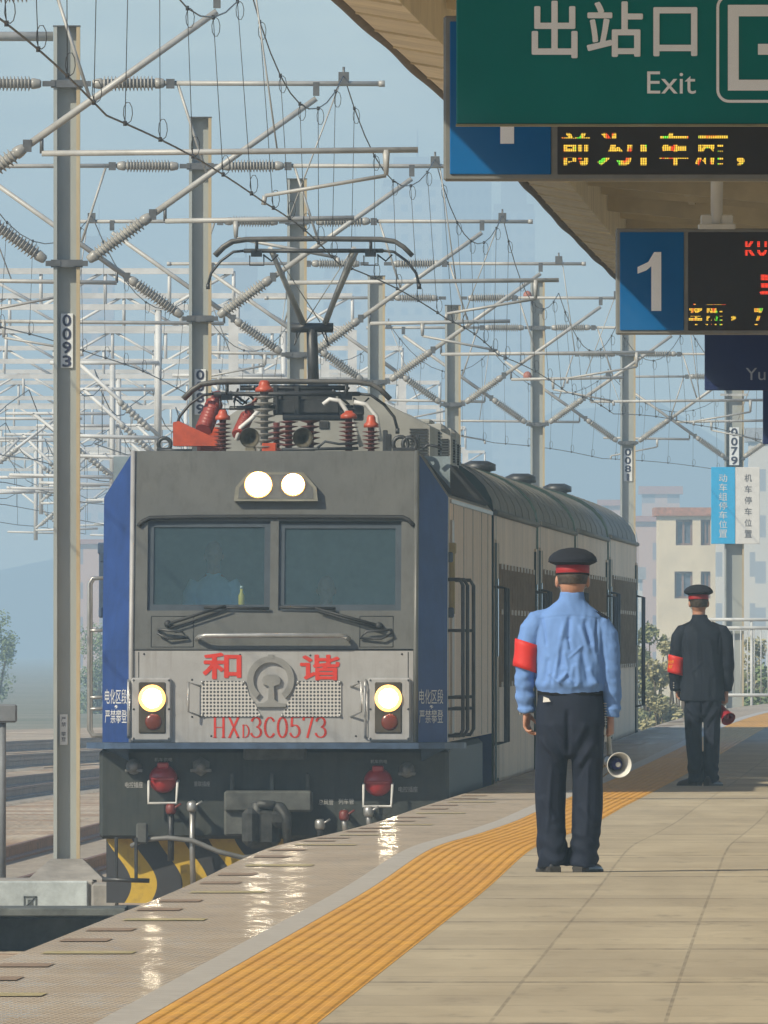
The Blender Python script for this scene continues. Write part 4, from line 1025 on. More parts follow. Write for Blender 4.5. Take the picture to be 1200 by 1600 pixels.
# lower headlights: white frame, dark recess, lamp above red lens
for x0, x1, cxp in ((205, 268, 238), (575, 642, 607)):
    a, b = lx(x0), lx(x1); c, d = lz(1158), lz(1059)
    mb = MB(); mb.bevbox(((a + b) / 2, -.02, (c + d) / 2), (b - a, .05, d - c), .015); hl = mb.build('headlight', M_lwhite, loco)
    ai, bi, ci, di = lx(cxp - 21), lx(cxp + 21), lz(1146), lz(1066)
    mb = MB(); mb.bevbox(((ai + bi) / 2, -.048, (ci + di) / 2), (bi - ai, .02, di - ci), .01); mb.build('lamp_housing', mat('headlight_housing', (.06, .05, .036), .35, var=.2), hl)
    mb = MB(); z1_ = lz(1091)
    mb.lathe((lx(cxp), -.058, z1_), (0, -1, 0), [(0, .118), (.010, .114), (.011, .085)], 24); rg = mb.build('lamp_ring', M_lampw, hl)
    mb = MB(); mb.lathe((lx(cxp), -.070, z1_), (0, -1, 0), [(0, .082), (.012, .066), (.018, .03)], 24); mb.build('lamp', M_lamp, rg); lamp_beam(loco, (lx(cxp), -.10, z1_), 38, .08)
    mb = MB(); mb.lathe((lx(cxp + 2), -.058, lz(1128)), (0, -1, 0), [(0, .074), (.008, .068), (.014, .045), (.016, .01)], 20); mb.build('tail_lens', M_tail, hl)
    mb = MB()
    for px, py in ((x0 + 4, 1063), (x1 - 4, 1063), (x0 + 4, 1108), (x1 - 4, 1108), (x0 + 4, 1154), (x1 - 4, 1154)): mb.ell((lx(px), -.046, lz(py)), (.010, .008, .010), 8, 6)
    mb.build('screw', M_dmetal, hl)
    mb = MB(); mb.path([(lx(x0 - 4), -.01, lz(1063)), (lx(x0 - 4), -.05, lz(1066)), (lx(x0 - 4), -.05, lz(1148)), (lx(x0 - 4), -.01, lz(1152))], .014, 6); mb.build('nose_handle', M_metal, loco)
# apron shelf under the nose
mb = MB(); sh = [(lx(131), .50), (lx(134), .30), (lx(165), -.05), (lx(205), -.22), (lx(655), -.22), (lx(695), -.05), (lx(724), .30), (lx(727), .50)]
mb.prism(sh, lambda u, v, t: (u, v, t), ZB - .055, ZB - .003); mb.build('apron', M_bluel, loco)
for s in (-1, 1):
    xi, xo_ = (lx(158), lx(200)) if s < 0 else (lx(700), lx(658))
    mb = MB(); mb.add([(xi, .25, ZB - .06), (xo_, -.1, ZB - .06), (xo_, .3, ZB - .2), (xi + s * .0, .45, ZB - .16), (xi, .3, ZB - .06), (xo_, .1, ZB - .06)], [(0, 1, 2, 3), (4, 5, 2, 3), (0, 3, 4), (1, 5, 2)]); mb.build('apron_bracket', M_bluel, loco)
# pilot / buffer beam body
ZP = lz(1311)
mb = MB(); mb.bevbox((0, .75, (ZB - .06 + ZP) / 2), (lx(703) - lx(156), 1.1, ZB - .06 - ZP), .03); mb.build('buffer_beam', M_under, loco)
mb = MB(); mb.bevbox((lx(429), .12, lz(1176)), (lx(478) - lx(380), .18, .13), .02)
mb.build('jumper_box', M_undl, loco)
mb = MB(); mb.bevbox((lx(419), .10, lz(1252)), (lx(488) - lx(350), .24, .185), .02)
for px in (362, 424, 480): mb.bevbox((lx(px), .16, lz(1226)), (.035, .06, .2), .008)
mb.bevbox((lx(366), .14, lz(1285)), (.18, .2, .24), .02); mb.build('coupler_pocket', M_undl, loco)
# knuckle coupler
mb = MB(); M_cpl = mat('coupler_cast_iron', (.05, .052, .05), .55, metal=.3, var=.3, vscale=9, bump=.006, bscale=20)
mb.bevbox((lx(411), -.12, lz(1293)), (.30, .62, .36), .06); mb.bevbox((lx(393), -.38, lz(1292)), (.14, .24, .34), .05); mb.bevbox((lx(440), -.30, lz(1278)), (.17, .34, .17), .05)
mb.path([(lx(425), -.30, lz(1262)), (lx(440), -.42, lz(1262)), (lx(450), -.46, lz(1275)), (lx(451), -.44, lz(1320))], [.05, .055, .05, .03], 8); mb.lathe((lx(404), -.36, lz(1320)), (0, 0, 1), [(0, .06), (.36, .06), (.38, .03)], 10)
mb.path([(lx(395), -.3, lz(1268)), (lx(410), -.4, lz(1256)), (lx(432), -.4, lz(1258))], .04, 8)
mb.build('coupler', M_cpl, loco)
# red covers with white stirrups
for px, py in ((254, 1217), (590, 1222)):
    mb = MB(); mb.lathe((lx(px), .20, lz(py)), (0, -1, 0), [(0, .12), (.05, .125), (.09, .105), (.12, .06), (.13, .02)], 20); mb.bevbox((lx(px), .07, lz(py)), (.2, .03, .022), .006); mb.bevbox((lx(px), .14, lz(py - 21)), (.10, .1, .05), .01)
    rc = mb.build('socket_cover', mat('cover_red', (.36, .022, .025), .35, var=.12, coat=.3), loco)
    mb = MB(); mb.path([(lx(px - 22), .2, lz(py + 3)), (lx(px - 22), .06, lz(py + 5)), (lx(px - 23), .06, lz(py + 38)), (lx(px + 21), .06, lz(py + 38)), (lx(px + 23), .06, lz(py + 5)), (lx(px + 23), .2, lz(py + 3))], .013, 6); mb.build('stirrup', M_cable, rc)
for px, py, r_ in ((208, 1198, .07), (313, 1198, .085), (635, 1203, .07)):
    mb = MB(); mb.lathe((lx(px), .21, lz(py)), (0, -1, 0), [(0, r_), (.04, r_), (.05, r_ * .6), (.1, r_ * .55), (.11, .01)], 6 if r_ > .08 else 12); mb.bevbox((lx(px), .16, lz(py + 6)), (r_ * 2.2, .06, .03), .006)
    mb.build('cable_socket', mat('socket_grey', (.20, .20, .19), .5, var=.25, vscale=12), loco)
# stencilled captions on the beam
mb = MB(); fb_ = lambda u, v: (u, .196, v)
for cap, r_ in (('总风管', (497, 1258, 520, 1249)), ('列车管', (528, 1257, 552, 1248)), ('机车供电', (240, 1190, 268, 1184)), ('机车供电', (578, 1193, 604, 1187)), ('电控插座', (194, 1231, 222, 1222)), ('重联插座', (302, 1229, 327, 1221)), ('电控插座', (622, 1238, 652, 1229))):
    text(mb, cap, (lx(r_[0]), lz(r_[1]), lx(r_[2]), lz(r_[3])), fb_)
mb.build('stencil_lettering', mat('stencil_white', (.45, .45, .44), .6), loco, fix=False)
# brake hoses with cocks
for px, pt, pb, wht in ((267, 1258, 1345, 0), (300, 1254, 1386, 1), (500, 1282, 1306, 0), (538, 1268, 1302, 1), (576, 1262, 1296, 1)):
    mb = MB(); mb.path([(lx(px), .2, lz(pt)), (lx(px), .02, lz(pt + 4)), (lx(px), -.02, lz((pt + pb) / 2)), (lx(px + (2 if wht else 0)), -.02, lz(pb))], .024 if wht else .028, 8); ho = mb.build('brake_hose', M_metal if wht else M_dmetal, loco)
    mb = MB(); mb.lathe((lx(px), -.02, lz(pt + 14)), (0, 0, 1), [(0, .035), (.02, .045), (.07, .045), (.09, .03)], 8); mb.tube((lx(px), -.03, lz(pt + 8)), (lx(px + 16), -.05, lz(pt - 2)), .010, None, 5); mb.build('cock', mat('faded_red', (.16, .03, .025), .5) if px in (267, 538) else M_metal, ho)
mb = MB(); mb.path([(lx(a), b, lz(c)) for a, b, c in ((205, .05, 1322), (225, -.02, 1312), (262, -.06, 1309), (300, -.07, 1313), (340, -.08, 1330), (380, -.06, 1340), (400, .0, 1338))], .022, 8); mb.build('loop_hose', mat('hose_grey', (.16, .16, .155), .5), loco)
# rail guard (plough) with yellow and black waves
q = NB('hazard_stripes'); s_ = q.sep(q.coord('Object')); wv = q.math('ADD', s_[0], q.math('MULTIPLY', q.math('SINE', q.math('MULTIPLY', q.math('ADD', s_[2], .55), 6.5)), .12))
fr_ = q.math('FRACT', q.math('ADD', q.math('DIVIDE', wv, .45), 10.05)); nz = q.noise(q.coord('Object'), 9, 5)
yl_ = q.mix(q.math('MULTIPLY', q.ramp(nz, .5, .7), .5), (.44, .29, .02), (.14, .10, .03))
q.l.new(q.mix(q.math('GREATER_THAN', fr_, .5), yl_, (.022, .022, .026)), q.b.inputs['Base Color']); q.set(Roughness=.5)
mb = MB(); rows = []
for z_ in np.linspace(ZP + .02, lz(1412), 8):
    rows.append([(x_, .62 - .30 * (1 - (x_ / 1.5) ** 2) + (ZP - z_) * .05, z_) for x_ in np.linspace(lx(162), lx(700), 26)])
mb.grid(rows); mb.build('rail_guard', MATS['hazard_stripes'], loco, fix=False)
mb = MB(); mb.tube((lx(160), -.08, lz(1374)), (lx(234), -.08, lz(1376)), .02, None, 6)
for px in (182, 213): mb.bevbox((lx(px), -.08, lz(1342)), (.03, .03, lz(1308) - lz(1376)), .006)
mb.build('step_ladder', M_dmetal, loco)
mb = MB(); mb.bevbox((lx(222), .0, lz(1302)), (.10, .18, .18), .015); mb.build('sand_pipe_bracket', M_undl, loco)
# underframe, bogies and wheels
mb = MB(); mb.bevbox((0, 10.8, -.05), (2.84, 19.0, .9), .04); mb.build('underframe', M_under, loco)
for yb in (4.6, 15.6):
    for dy in (-2.2, 0, 2.2):
        for s in (-1, 1):
            mb = MB(); mb.lathe((s * .70, yb + dy, -.62), (s, 0, 0), [(0, .66), (.03, .66), (.035, .625), (.13, .625), (.14, .5), (.10, .2), (.14, .12), (.15, .02)], 28); mb.build('wheel', M_dmetal, loco)
    mb = MB()
    for s in (-1, 1): mb.bevbox((s * 1.1, yb, -.62), (.16, 5.6, .42), .05)
    mb.bevbox((0, yb, -.55), (1.2, 5.2, .4), .05); mb.build('bogie', M_under, loco)
# side handrails and mirror
for s in (-1, 1):
    xo_ = s * (XO + .08)
    for k, yy in enumerate((.75, 1.75, 3.4) if s > 0 else (.75, 1.75)):
        mb = MB(); z0, z1 = lz(1150), (lz(905) if s > 0 else lz(903))
        o_ = .10 + (.02 * k)
        mb.path([(s * XO, yy, z1), (s * (XO + o_), yy, z1), (s * (XO + o_ + .03), yy, z1 - .05), (s * (XO + o_ + .03), yy, z0 + .05), (s * (XO + o_), yy, z0), (s * XO, yy, z0)], .017, 8)
        for py in (985, 1090, 1108): mb.tube((s * XO, yy, lz(py)), (s * (XO + o_ + .03), yy, lz(py)), .014, None, 6)
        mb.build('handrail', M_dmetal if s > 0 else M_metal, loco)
    mb = MB(); mb.bevbox((s * (XO + .03), 1.1, lz(905)), (.05, .05, lz(850) - lz(960)), .01)
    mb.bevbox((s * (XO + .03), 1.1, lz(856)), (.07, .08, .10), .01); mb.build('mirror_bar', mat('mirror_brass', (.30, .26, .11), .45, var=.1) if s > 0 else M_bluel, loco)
    mb = MB(); mb.bevbox((s * (XO + .015), .9, lz(870)), (.05, .06, .09), .01); mb.bevbox((s * (XO + .02), .9, lz(957)), (.06, .06, .09), .01); mb.build('hinge', M_bluel, loco)
    mb = MB(); mb.box((s * (XO + .006), 2.0, (lz(800) + lz(1160)) / 2), (.03, .9, lz(812) - lz(1150))); mb.build('cab_door', M_lwhite, loco)

# ------------------------------------------------------------------ roof equipment
def rp(px, py, yl): a = LP(px, py, yl); return Vector((a[0], yl, a[1]))
ZR_ = ZR
def post_ins(px, py_top, yl, m, r=.055, cap=None, n=7, zb=None):
    t = rp(px, py_top, yl); z0 = zb if zb is not None else ZR_
    L = t.z - z0; prof = [(0, r * .8), (.02, r * .8)]
    for k in range(n):
        z_ = .04 + (L - .06) * (k + .5) / n; d = (L - .06) / n
        prof += [(z_ - d * .38, r * .62), (z_ - d * .04, r * 1.75), (z_ + d * .05, r * 1.75), (z_ + d * .22, r * .62)]
    prof += [(L, r * .7)]
    mb = MB(); mb.lathe((t.x, yl, z0), (0, 0, 1), prof, 14); o = mb.build('roof_insulator', m, loco)
    if cap:
        mb = MB(); mb.lathe((t.x, yl, t.z), (0, 0, 1), [(0, r * 1.5), (.03, r * 1.45), (.05, r * .95), (cap - .02, r * .85), (cap, r * .6)], 14); mb.build('insulator_cap', M_orange, o)
    return o
post_ins(348, 656, 4.2, M_maroon, .045, .09); post_ins(413, 612, 4.0, mat('grey_roof_insulator', (.19, .18, .165), .4), .055, .10, 9)
post_ins(545, 654, 4.4, M_maroon, .05, .07); post_ins(580, 668, 4.0, M_maroon, .045, .11, 5); post_ins(451, 652, 6.0, M_maroon, .05); post_ins(485, 650, 6.2, M_maroon, .05, None, 6); post_ins(432, 660, 6.6, M_maroon, .045, None, 5)
for (a, b, r_) in (((318, 672), (340, 618), .07), ((372, 680), (390, 642), .055)):
    p0, p1 = rp(*a, 4.6), rp(*b, 4.9); L = (p1 - p0).length; prof = [(0, r_)]
    for k in range(9):
        t = L * .8 * (k + .5) / 9; d = L * .8 / 9; prof += [(t - d * .3, r_ * .8), (t, r_ * 1.15), (t + d * .3, r_ * .8)]
    prof += [(L * .85, r_ * .7), (L * 1.0, r_ * .8), (L * 1.08, r_ * .4)]
    mb = MB(); mb.lathe(p0, p1 - p0, prof, 14); mb.build('cable_termination', mat('red_silicone', (.27, .045, .035), .45, var=.15), loco)
mb = MB(); pl_ = [(271, 697), (271, 660), (280, 658), (296, 666), (340, 686), (345, 697)]
mb.prism([tuple(LP(a, b, 4.4)) for a, b in pl_], lambda u, v, t: (u, t, v), 4.25, 4.9); mb.build('termination_box', M_orange, loco)
mb = MB(); mb.bevbox((lx(325, 4.6), 5.2, ZR + .13), (.22, .5, .24), .03); mb.bevbox((lx(421, 4), 4.0, ZR + .05), (.13, .16, .10), .01); mb.build('insulator_base', M_orange, loco)
# horns
for px, py in ((390, 684), (473, 684)):
    c = rp(px, py, 3.2); mb = MB(); mb.lathe((c.x, 3.2, c.z), (0, 1, 0), [(0, .088), (.012, .090), (.02, .082), (.10, .055), (.2, .035), (.5, .022)], 20, cap=False)
    mb.lathe((c.x, 3.215, c.z), (0, 1, 0), [(0, .080), (.08, .045), (.16, .02), (.2, .002)], 20, cap=False); mb.bevbox((c.x, 3.5, ZR + .03), (.10, .18, .07), .01); mb.build('horn', M_horn, loco)
# lowered and raised pantographs
def bow(parent, yl, zt, w_, xc):
    """contact bow: two carbon strips with down-turned horns"""
    for dy in (-.17, .17):
        mb = MB(); hw = w_ * .385
        mb.path([(xc - hw - .16, yl + dy, zt - .15), (xc - hw - .08, yl + dy, zt - .07), (xc - hw, yl + dy, zt - .02), (xc - hw * .82, yl + dy, zt), (xc, yl + dy, zt + .006), (xc + hw * .82, yl + dy, zt), (xc + hw, yl + dy, zt - .02), (xc + hw + .08, yl + dy, zt - .07), (xc + hw + .16, yl + dy, zt - .15)], .022, 8); mb.build('contact_strip', mat('carbon_strip', (.12, .115, .105), .5, metal=.2, var=.15), parent)
    mb = MB(); hw = w_ / 2
    for s in (-1, 1):
        mb.path([(xc + s * hw * .66, yl, zt - .105), (xc + s * hw * .76, yl, zt - .115), (xc + s * hw * .88, yl, zt - .20), (xc + s * hw * .97, yl, zt - .31), (xc + s * hw, yl, zt - .42)], .013, 6)
        mb.tube((xc + s * hw, yl, zt - .41), (xc + s * hw, yl, zt - .46), .018, None, 6)
    mb.build('bow_horn', M_dmetal, parent)
    mb = MB(); mb.tube((xc - w_ * .33, yl, zt - .105), (xc + w_ * .33, yl, zt - .105), .02, None, 8)
    for s in (-1, 1):
        x_ = xc + s * w_ * .27
        mb.box((x_, yl, zt - .13), (.10, .12, .06)); mb.path([(x_ - .06, yl - .1, zt - .15), (x_ - .06, yl - .1, zt - .24), (x_ + .07, yl - .1, zt - .24), (x_ + .07, yl - .1, zt - .15)], .007, 4)
        mb.path([(x_ + .06, yl, zt - .14), (x_ + .14, yl, zt - .20), (x_ + .2, yl, zt - .14)], .008, 4); mb.tube((x_, yl - .17, zt - .02), (x_, yl - .17, zt - .12), .012, None, 5); mb.tube((x_, yl + .17, zt - .02), (x_, yl + .17, zt - .12), .012, None, 5)
    mb.build('bow_suspension', M_dmetal, parent)
yr = 12.6
pr = bpy.data.objects.new('raised_pantograph', None); COL.objects.link(pr); pr.parent = loco; pr['label'] = 'raised pantograph touching the contact wire'
B = rp(490, 374, yr); zt = B.z; K = rp(483, 510, yr)
bow(pr, yr, zt, 1.95, B.x)
mb = MB(); mb.tube((K.x + .02, yr + 1.1, ZR + .45), (K.x, yr + .9, K.z), .055, .05, 8); mb.tube((K.x - .19, yr + .9, K.z), (K.x + .20, yr + .9, K.z), .045, None, 8); mb.tube((K.x + .02, yr + 1.1, ZR), (K.x + .02, yr + 1.1, ZR + .5), .06, None, 8)
mb.path([(K.x - .13, yr + .9, K.z - .02), (K.x - .16, yr + .88, K.z - .16), (K.x - .10, yr + .88, K.z - .03)], .008, 4); mb.path([(K.x + .12, yr + .9, K.z - .02), (K.x + .16, yr + .88, K.z - .17), (K.x + .09, yr + .88, K.z - .03)], .008, 4)
mb.build('lower_arm', M_dmetal, pr)
mb = MB()
for a, b in (((474, 506), (422, 388)), ((508, 506), (553, 388))): mb.tube(tuple(rp(*a, yr + .9) * Vector((1, 1, 1))), tuple(rp(*b, yr)), .030, .024, 8)
mb.tube(tuple(rp(511, 500, yr + .9)), tuple(rp(559, 392, yr + .05)), .014, None, 6)
mb.tube(tuple(rp(428, 392, yr)), tuple(rp(500, 503, yr + .9)), .006, None, 4); mb.tube(tuple(rp(550, 390, yr)), tuple(rp(478, 503, yr + .9)), .006, None, 4)
mb.build('upper_arm', M_galv, pr)
mb = MB()
for s in (-1, 1): mb.tube((K.x - .6 * s, yr + .2, ZR + .2), (K.x - .6 * s, yr + 1.6, ZR + .2), .04, None, 6)
mb.tube((K.x - .65, yr + .4, ZR + .2), (K.x + .65, yr + .4, ZR + .2), .04, None, 6); mb.tube((K.x - .65, yr + 1.5, ZR + .2), (K.x + .65, yr + 1.5, ZR + .2), .04, None, 6)
for s in (-1, 1):
    for dy in (.4, 1.5): mb.lathe((K.x + s * .55, yr + dy, ZR), (0, 0, 1), [(0, .06), (.05, .09), (.08, .05), (.12, .09), (.15, .05), (.2, .05)], 10)
mb.build('base_frame', M_dmetal, pr)
yl0 = 4.8; pd = bpy.data.objects.new('lowered_pantograph', None); COL.objects.link(pd); pd.parent = loco; pd['label'] = 'folded pantograph lying low over the cab roof'
B = rp(448, 597, yl0); bow(pd, yl0, B.z, 1.97, B.x)
mb = MB(); z_ = lz(636, 5.2)
mb.bevbox((lx(480, 5.2), 5.2, z_), (.60, .4, .14), .02); mb.bevbox((lx(478, 5.4), 5.6, lz(618, 5.4)), (.52, .5, .16), .04); mb.bevbox((lx(500, 5.2), 5.5, lz(612, 5.2)), (.16, .2, .16), .03)
for px in (431, 464): mb.bevbox((lx(px, 5), 4.98, lz(626, 5)), (.045, .05, .26), .008)
mb.tube((lx(375, 5), 5.0, lz(606, 5)), (lx(540, 5), 5.0, lz(606, 5)), .024, None, 8)
mb.bevbox((lx(505, 5), 5.0, lz(652, 5)), (.72, .10, .06), .01); mb.bevbox((lx(550, 5), 4.9, lz(642, 5)), (.22, .12, .10), .02); mb.tube((lx(360, 5), 4.8, lz(638, 5)), (lx(430, 5), 4.9, lz(636, 5)), .018, None, 6)
for a, b, c, d in ((360, 612, 385, 630), (385, 612, 400, 628), (520, 610, 545, 632), (372, 608, 366, 628), (545, 606, 530, 622), (395, 604, 410, 622)): mb.tube(tuple(rp(a, b, 4.9)), tuple(rp(c, d, 5.1)), .012, None, 5)
mb.path([tuple(rp(a, b, 5.1)) for a, b in ((440, 622), (448, 606), (460, 602), (468, 612), (470, 630))], .012, 5)
mb.build('folded_arm', M_dmetal, pd)
mb = MB(); mb.path([tuple(rp(a, b, 4.9)) for a, b in ((360, 637), (378, 638), (394, 632), (404, 618), (407, 604))], .016, 6); mb.build('red_lead', mat('red_lead_rubber', (.24, .05, .03), .5), loco)
for pts in (((369, 688), (376, 668), (392, 655), (404, 642)), ((505, 632), (515, 624), (530, 626), (540, 640), (552, 662), (565, 698)), ((553, 628), (572, 632), (588, 650), (595, 690))):
    mb = MB(); mb.path([tuple(rp(a, b, 4.6)) for a, b in pts], .020, 8); mb.build('roof_cable', M_cable, loco)
mb = MB(); mb.bevbox((lx(353, 4), 3.8, (ZR + lz(655, 4)) / 2), (.03, .03, lz(655, 4) - ZR), .006); mb.build('white_tag_post', M_cable, loco) if False else None
# lifting eyes, low pipes and brackets along the roof edge
for px, r_ in ((257, .055), (626, .065), (640, .060)):
    c = rp(px, 690, 2.4); mb = MB(); mb.path([(c.x + r_ * math.cos(a), 2.4, ZR + .075 + r_ * math.sin(a)) for a in np.linspace(0, 2 * math.pi, 15)[:-1]], .018, 6, closed=True); mb.bevbox((c.x, 2.4, ZR + .02), (.14, .08, .05), .01); mb.build('lifting_eye', M_dmetal, loco)
mb = MB(); mb.tube((lx(250, 2.2), 2.2, ZR + .02), (lx(300, 2.2), 2.2, ZR + .02), .012, None, 6); mb.tube((lx(440, 2.6), 2.6, ZR + .03), (lx(560, 2.6), 2.6, ZR + .04), .014, None, 6)
mb.path([tuple(rp(a, b, 2.5)) for a, b in ((496, 700), (508, 690), (530, 694), (560, 692))], .012, 5)
for px, py in ((602, 672), (608, 678), (652, 680)): c = rp(px, py, 2.6); mb.bevbox((c.x, 2.6, (ZR + c.z) / 2), (.045, .05, c.z - ZR), .008)
mb.path([tuple(rp(a, b, 2.4)) for a, b in ((660, 702), (668, 695), (684, 698), (690, 703))], .012, 6)
mb.build('roof_pipe', M_dmetal, loco)
# long roof housing with louvred end
def rbox(y0, y1, xw, xt, zt, side_z, louv=True):
    mb = MB(); xq = xw * .62; sec = [(-xq, ZR - .01), (xw, ZR - .01), (xw, side_z), (xt, zt), (-xt * .5, zt), (-xq, side_z)]
    mb.prism(sec, lambda u, v, t: (u, t, v), y0, y1); o = mb.build('roof_housing', M_roofbox, loco)
    mb = MB()
    for s in (-1, 1):
        for k in range(9): mb.box((s * ((xw if s > 0 else xw * .62) + .006), y1 - .5, ZR + .03 + (side_z - ZR - .06) * k / 8), (.03, .9, .016))
    for k in range(9): mb.box((xw - .10, y0 - .004, ZR + .03 + (side_z - ZR - .06) * k / 8), (.16, .02, .014))
    mb.build('louvre', M_dmetal, o)
    mb = MB(); mb.bevbox((.25, y0 - .006, zt - .28), (.09, .02, .07), .006); mb.build('plate', M_dmetal, o)
rbox(7.2, 11.6, 1.20, .62, 3.55, 3.26); rbox(15.2, 17.2, 1.22, .8, 3.46, 3.24); rbox(18.0, 20.0, 1.2, .8, 3.42, 3.22)

# ------------------------------------------------------------------ coaches
M_cs = mat('coach_side_reflected_tan', (.68, .50, .34), .5, var=.12, vscale=1.5, spec=.25, grime=.55, stretch=(1, .5, .15))  # warm reflection along the coach sides put into the base colour, plus grime
M_cr = mat('coach_roof_grey_green', (.19, .185, .16), .75, var=.15, vscale=1.2, stretch=(1, 3, 1))
M_cg = mat('coach_end_green', (.02, .045, .035), .5, var=.2)
M_cw = mat('coach_window_glass', (.014, .015, .016), .12, coat=.3)
M_cf = mat('coach_window_frame', (.34, .25, .16), .5)
CL, GAP = 23.4, .85
def coach(i, y0, label):
    a, b_ = tcx(y0), tcx(y0 + CL); yw = -math.atan((b_ - a) / CL)
    c = thing('railway_coach', label, 'coach', (a, y0, rise(y0 + CL / 2)), yw, 'coaches behind the locomotive')
    sec = []; hw = 1.5
    arc_ = [(hw * math.cos(t) ** .75 if 0 < t < math.pi / 2 else (hw if t <= 0 else 0), 2.56 + .66 * math.sin(t)) for t in np.linspace(0, math.pi / 2, 9)]
    for s in (-1, 1):
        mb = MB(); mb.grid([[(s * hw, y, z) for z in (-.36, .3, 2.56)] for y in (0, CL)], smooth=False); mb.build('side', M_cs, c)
        sd = c.children[-1] if False else None
    mb = MB(); full = arc_ + [(-x, z) for x, z in arc_[::-1][1:]]
    mb.grid([[(x, y, z) for x, z in full] for y in (0, CL)]); rf = mb.build('roof', M_cr, c)
    mb = MB()
    for y in np.arange(3.9, CL - 1, 3.9): mb.path([(x * 1.001, y, z + .001) for x, z in full], .007, 4)
    for s in (-1, 1): mb.tube((s * (hw + .015), 0, 2.56), (s * (hw + .015), CL, 2.56), .03, None, 6)
    mb.build('roof_rib', M_cr, rf)
    mb = MB()
    for y in (.0, CL): mb.prism([(-hw, -.36), (hw, -.36)] + [(x, z) for x, z in arc_] + [(-x, z) for x, z in arc_[::-1][1:]], lambda u, v, t: (u, t, v), y - .02, y + .02)
    mb.build('end_wall', M_cg, c)
    for y in (.14, CL - .14):
        mb = MB(); o2 = [(hw + .022, -.36)] + [(x + .022 * (x > .02), z + .02) for x, z in arc_]; o2 = o2 + [(-x, z) for x, z in o2[::-1][1:]]
        mb.grid([[(x, y + a, z) for x, z in o2] for a in (-.15, .15)], smooth=False); mb.build('end_frame', M_cg, c)
    mb = MB(); mb.bevbox((0, -GAP / 2 + .0, 1.05), (1.3, GAP - .06, 2.3), .08)
    for k in range(4): mb.bevbox((0, -GAP + .12 + k * .2, 1.05), (1.45, .07, 2.42), .02)
    mb.build('gangway', M_seal, c)
    nwin = 11; p_ = (CL - 4.2) / nwin
    for k in range(nwin):
        yc = 2.1 + p_ * (k + .5)
        for s in ((1, -1) if True else (1,)):
            if s < 0 and i > 1: continue
            mb = MB(); z0, z1 = .92, 2.03; ww = .86
            for (dy, dz, sy, sz) in ((0, z0 - .02, ww + .1, .05), (0, z1 + .02, ww + .1, .05), (-ww / 2 - .025, (z0 + z1) / 2, .05, z1 - z0 - .01), (ww / 2 + .025, (z0 + z1) / 2, .05, z1 - z0 - .01), (0, z0 + (z1 - z0) * .62, ww - .004, .05)):
                mb.box((s * (hw + .012), yc + dy, dz), (.035, sy, sz))
            wf = mb.build('window', M_cf, c)
            mb = MB(); mb.box((s * (hw + .004), yc, (z0 + z1) / 2), (.012, ww - .01, z1 - z0 - .03)); mb.build('pane', M_cw, wf)
    for yd in (1.0, CL - 1.0):
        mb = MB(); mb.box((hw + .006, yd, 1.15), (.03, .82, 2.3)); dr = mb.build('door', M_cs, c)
        mb = MB()
        for sy in (-.46, .46): mb.box((hw + .008, yd + sy, 1.12), (.034, .05, 2.3))
        mb.build('door_jamb', M_cg, dr)
        mb = MB(); mb.box((hw + .018, yd, 1.55), (.02, .45, .75)); mb.build('door_window', M_cw, dr)
        mb = MB()
        for sy in (-.62, .62):
            mb.path([(hw, yd + sy, 1.85), (hw + .11, yd + sy, 1.83), (hw + .11, yd + sy, .35), (hw, yd + sy, .33)], .018, 6)
        mb.build('handrail', M_dmetal, c)
    mb = MB(); mb.bevbox((0, CL / 2, -.55), (2.5, CL - 7, .4), .05); mb.build('underframe', M_under, c)
    for yb in (3.0, CL - 3.0):
        mb = MB()
        for dy in (-1.2, 1.2):
            for s in (-1, 1): mb.lathe((s * .7, yb + dy, -.80), (s, 0, 0), [(0, .47), (.03, .47), (.035, .45), (.13, .45), (.14, .1), (.15, .02)], 22)
        mb.bevbox((0, yb, -.78), (2.2, 3.0, .25), .04); mb.build('bogie', M_under, c)
    rng = random.Random(i)
    for k, y in enumerate((3.0, 7.5, 12.0, 16.5, 20.6)):
        mb = MB()
        if i == 0 and k < 2:
            mb.bevbox((.25, y, 3.28), (1.5, 2.1, .30), .05); mb.bevbox((.25, y, 3.45), (1.2, 1.5, .06), .02); mb.build('roof_unit', M_roofbox, c)
        elif k == 2:
            mb.lathe((.62, y, 3.0), (0, 0, 1), [(0, .13), (.20, .13), (.21, .19), (.28, .19), (.32, .10)], 14); mb.build('roof_vent', M_dmetal, c)
y_ = LY + LEN + .95
for i, nm in enumerate(('first coach, coupled directly behind the locomotive', 'second coach from the locomotive, half hidden by the railwayman in blue', 'third coach from the locomotive, behind the cap of the railwayman in blue', 'fourth and last visible coach at the far end of the train')):
    coach(i, y_, nm); y_ += CL + GAP
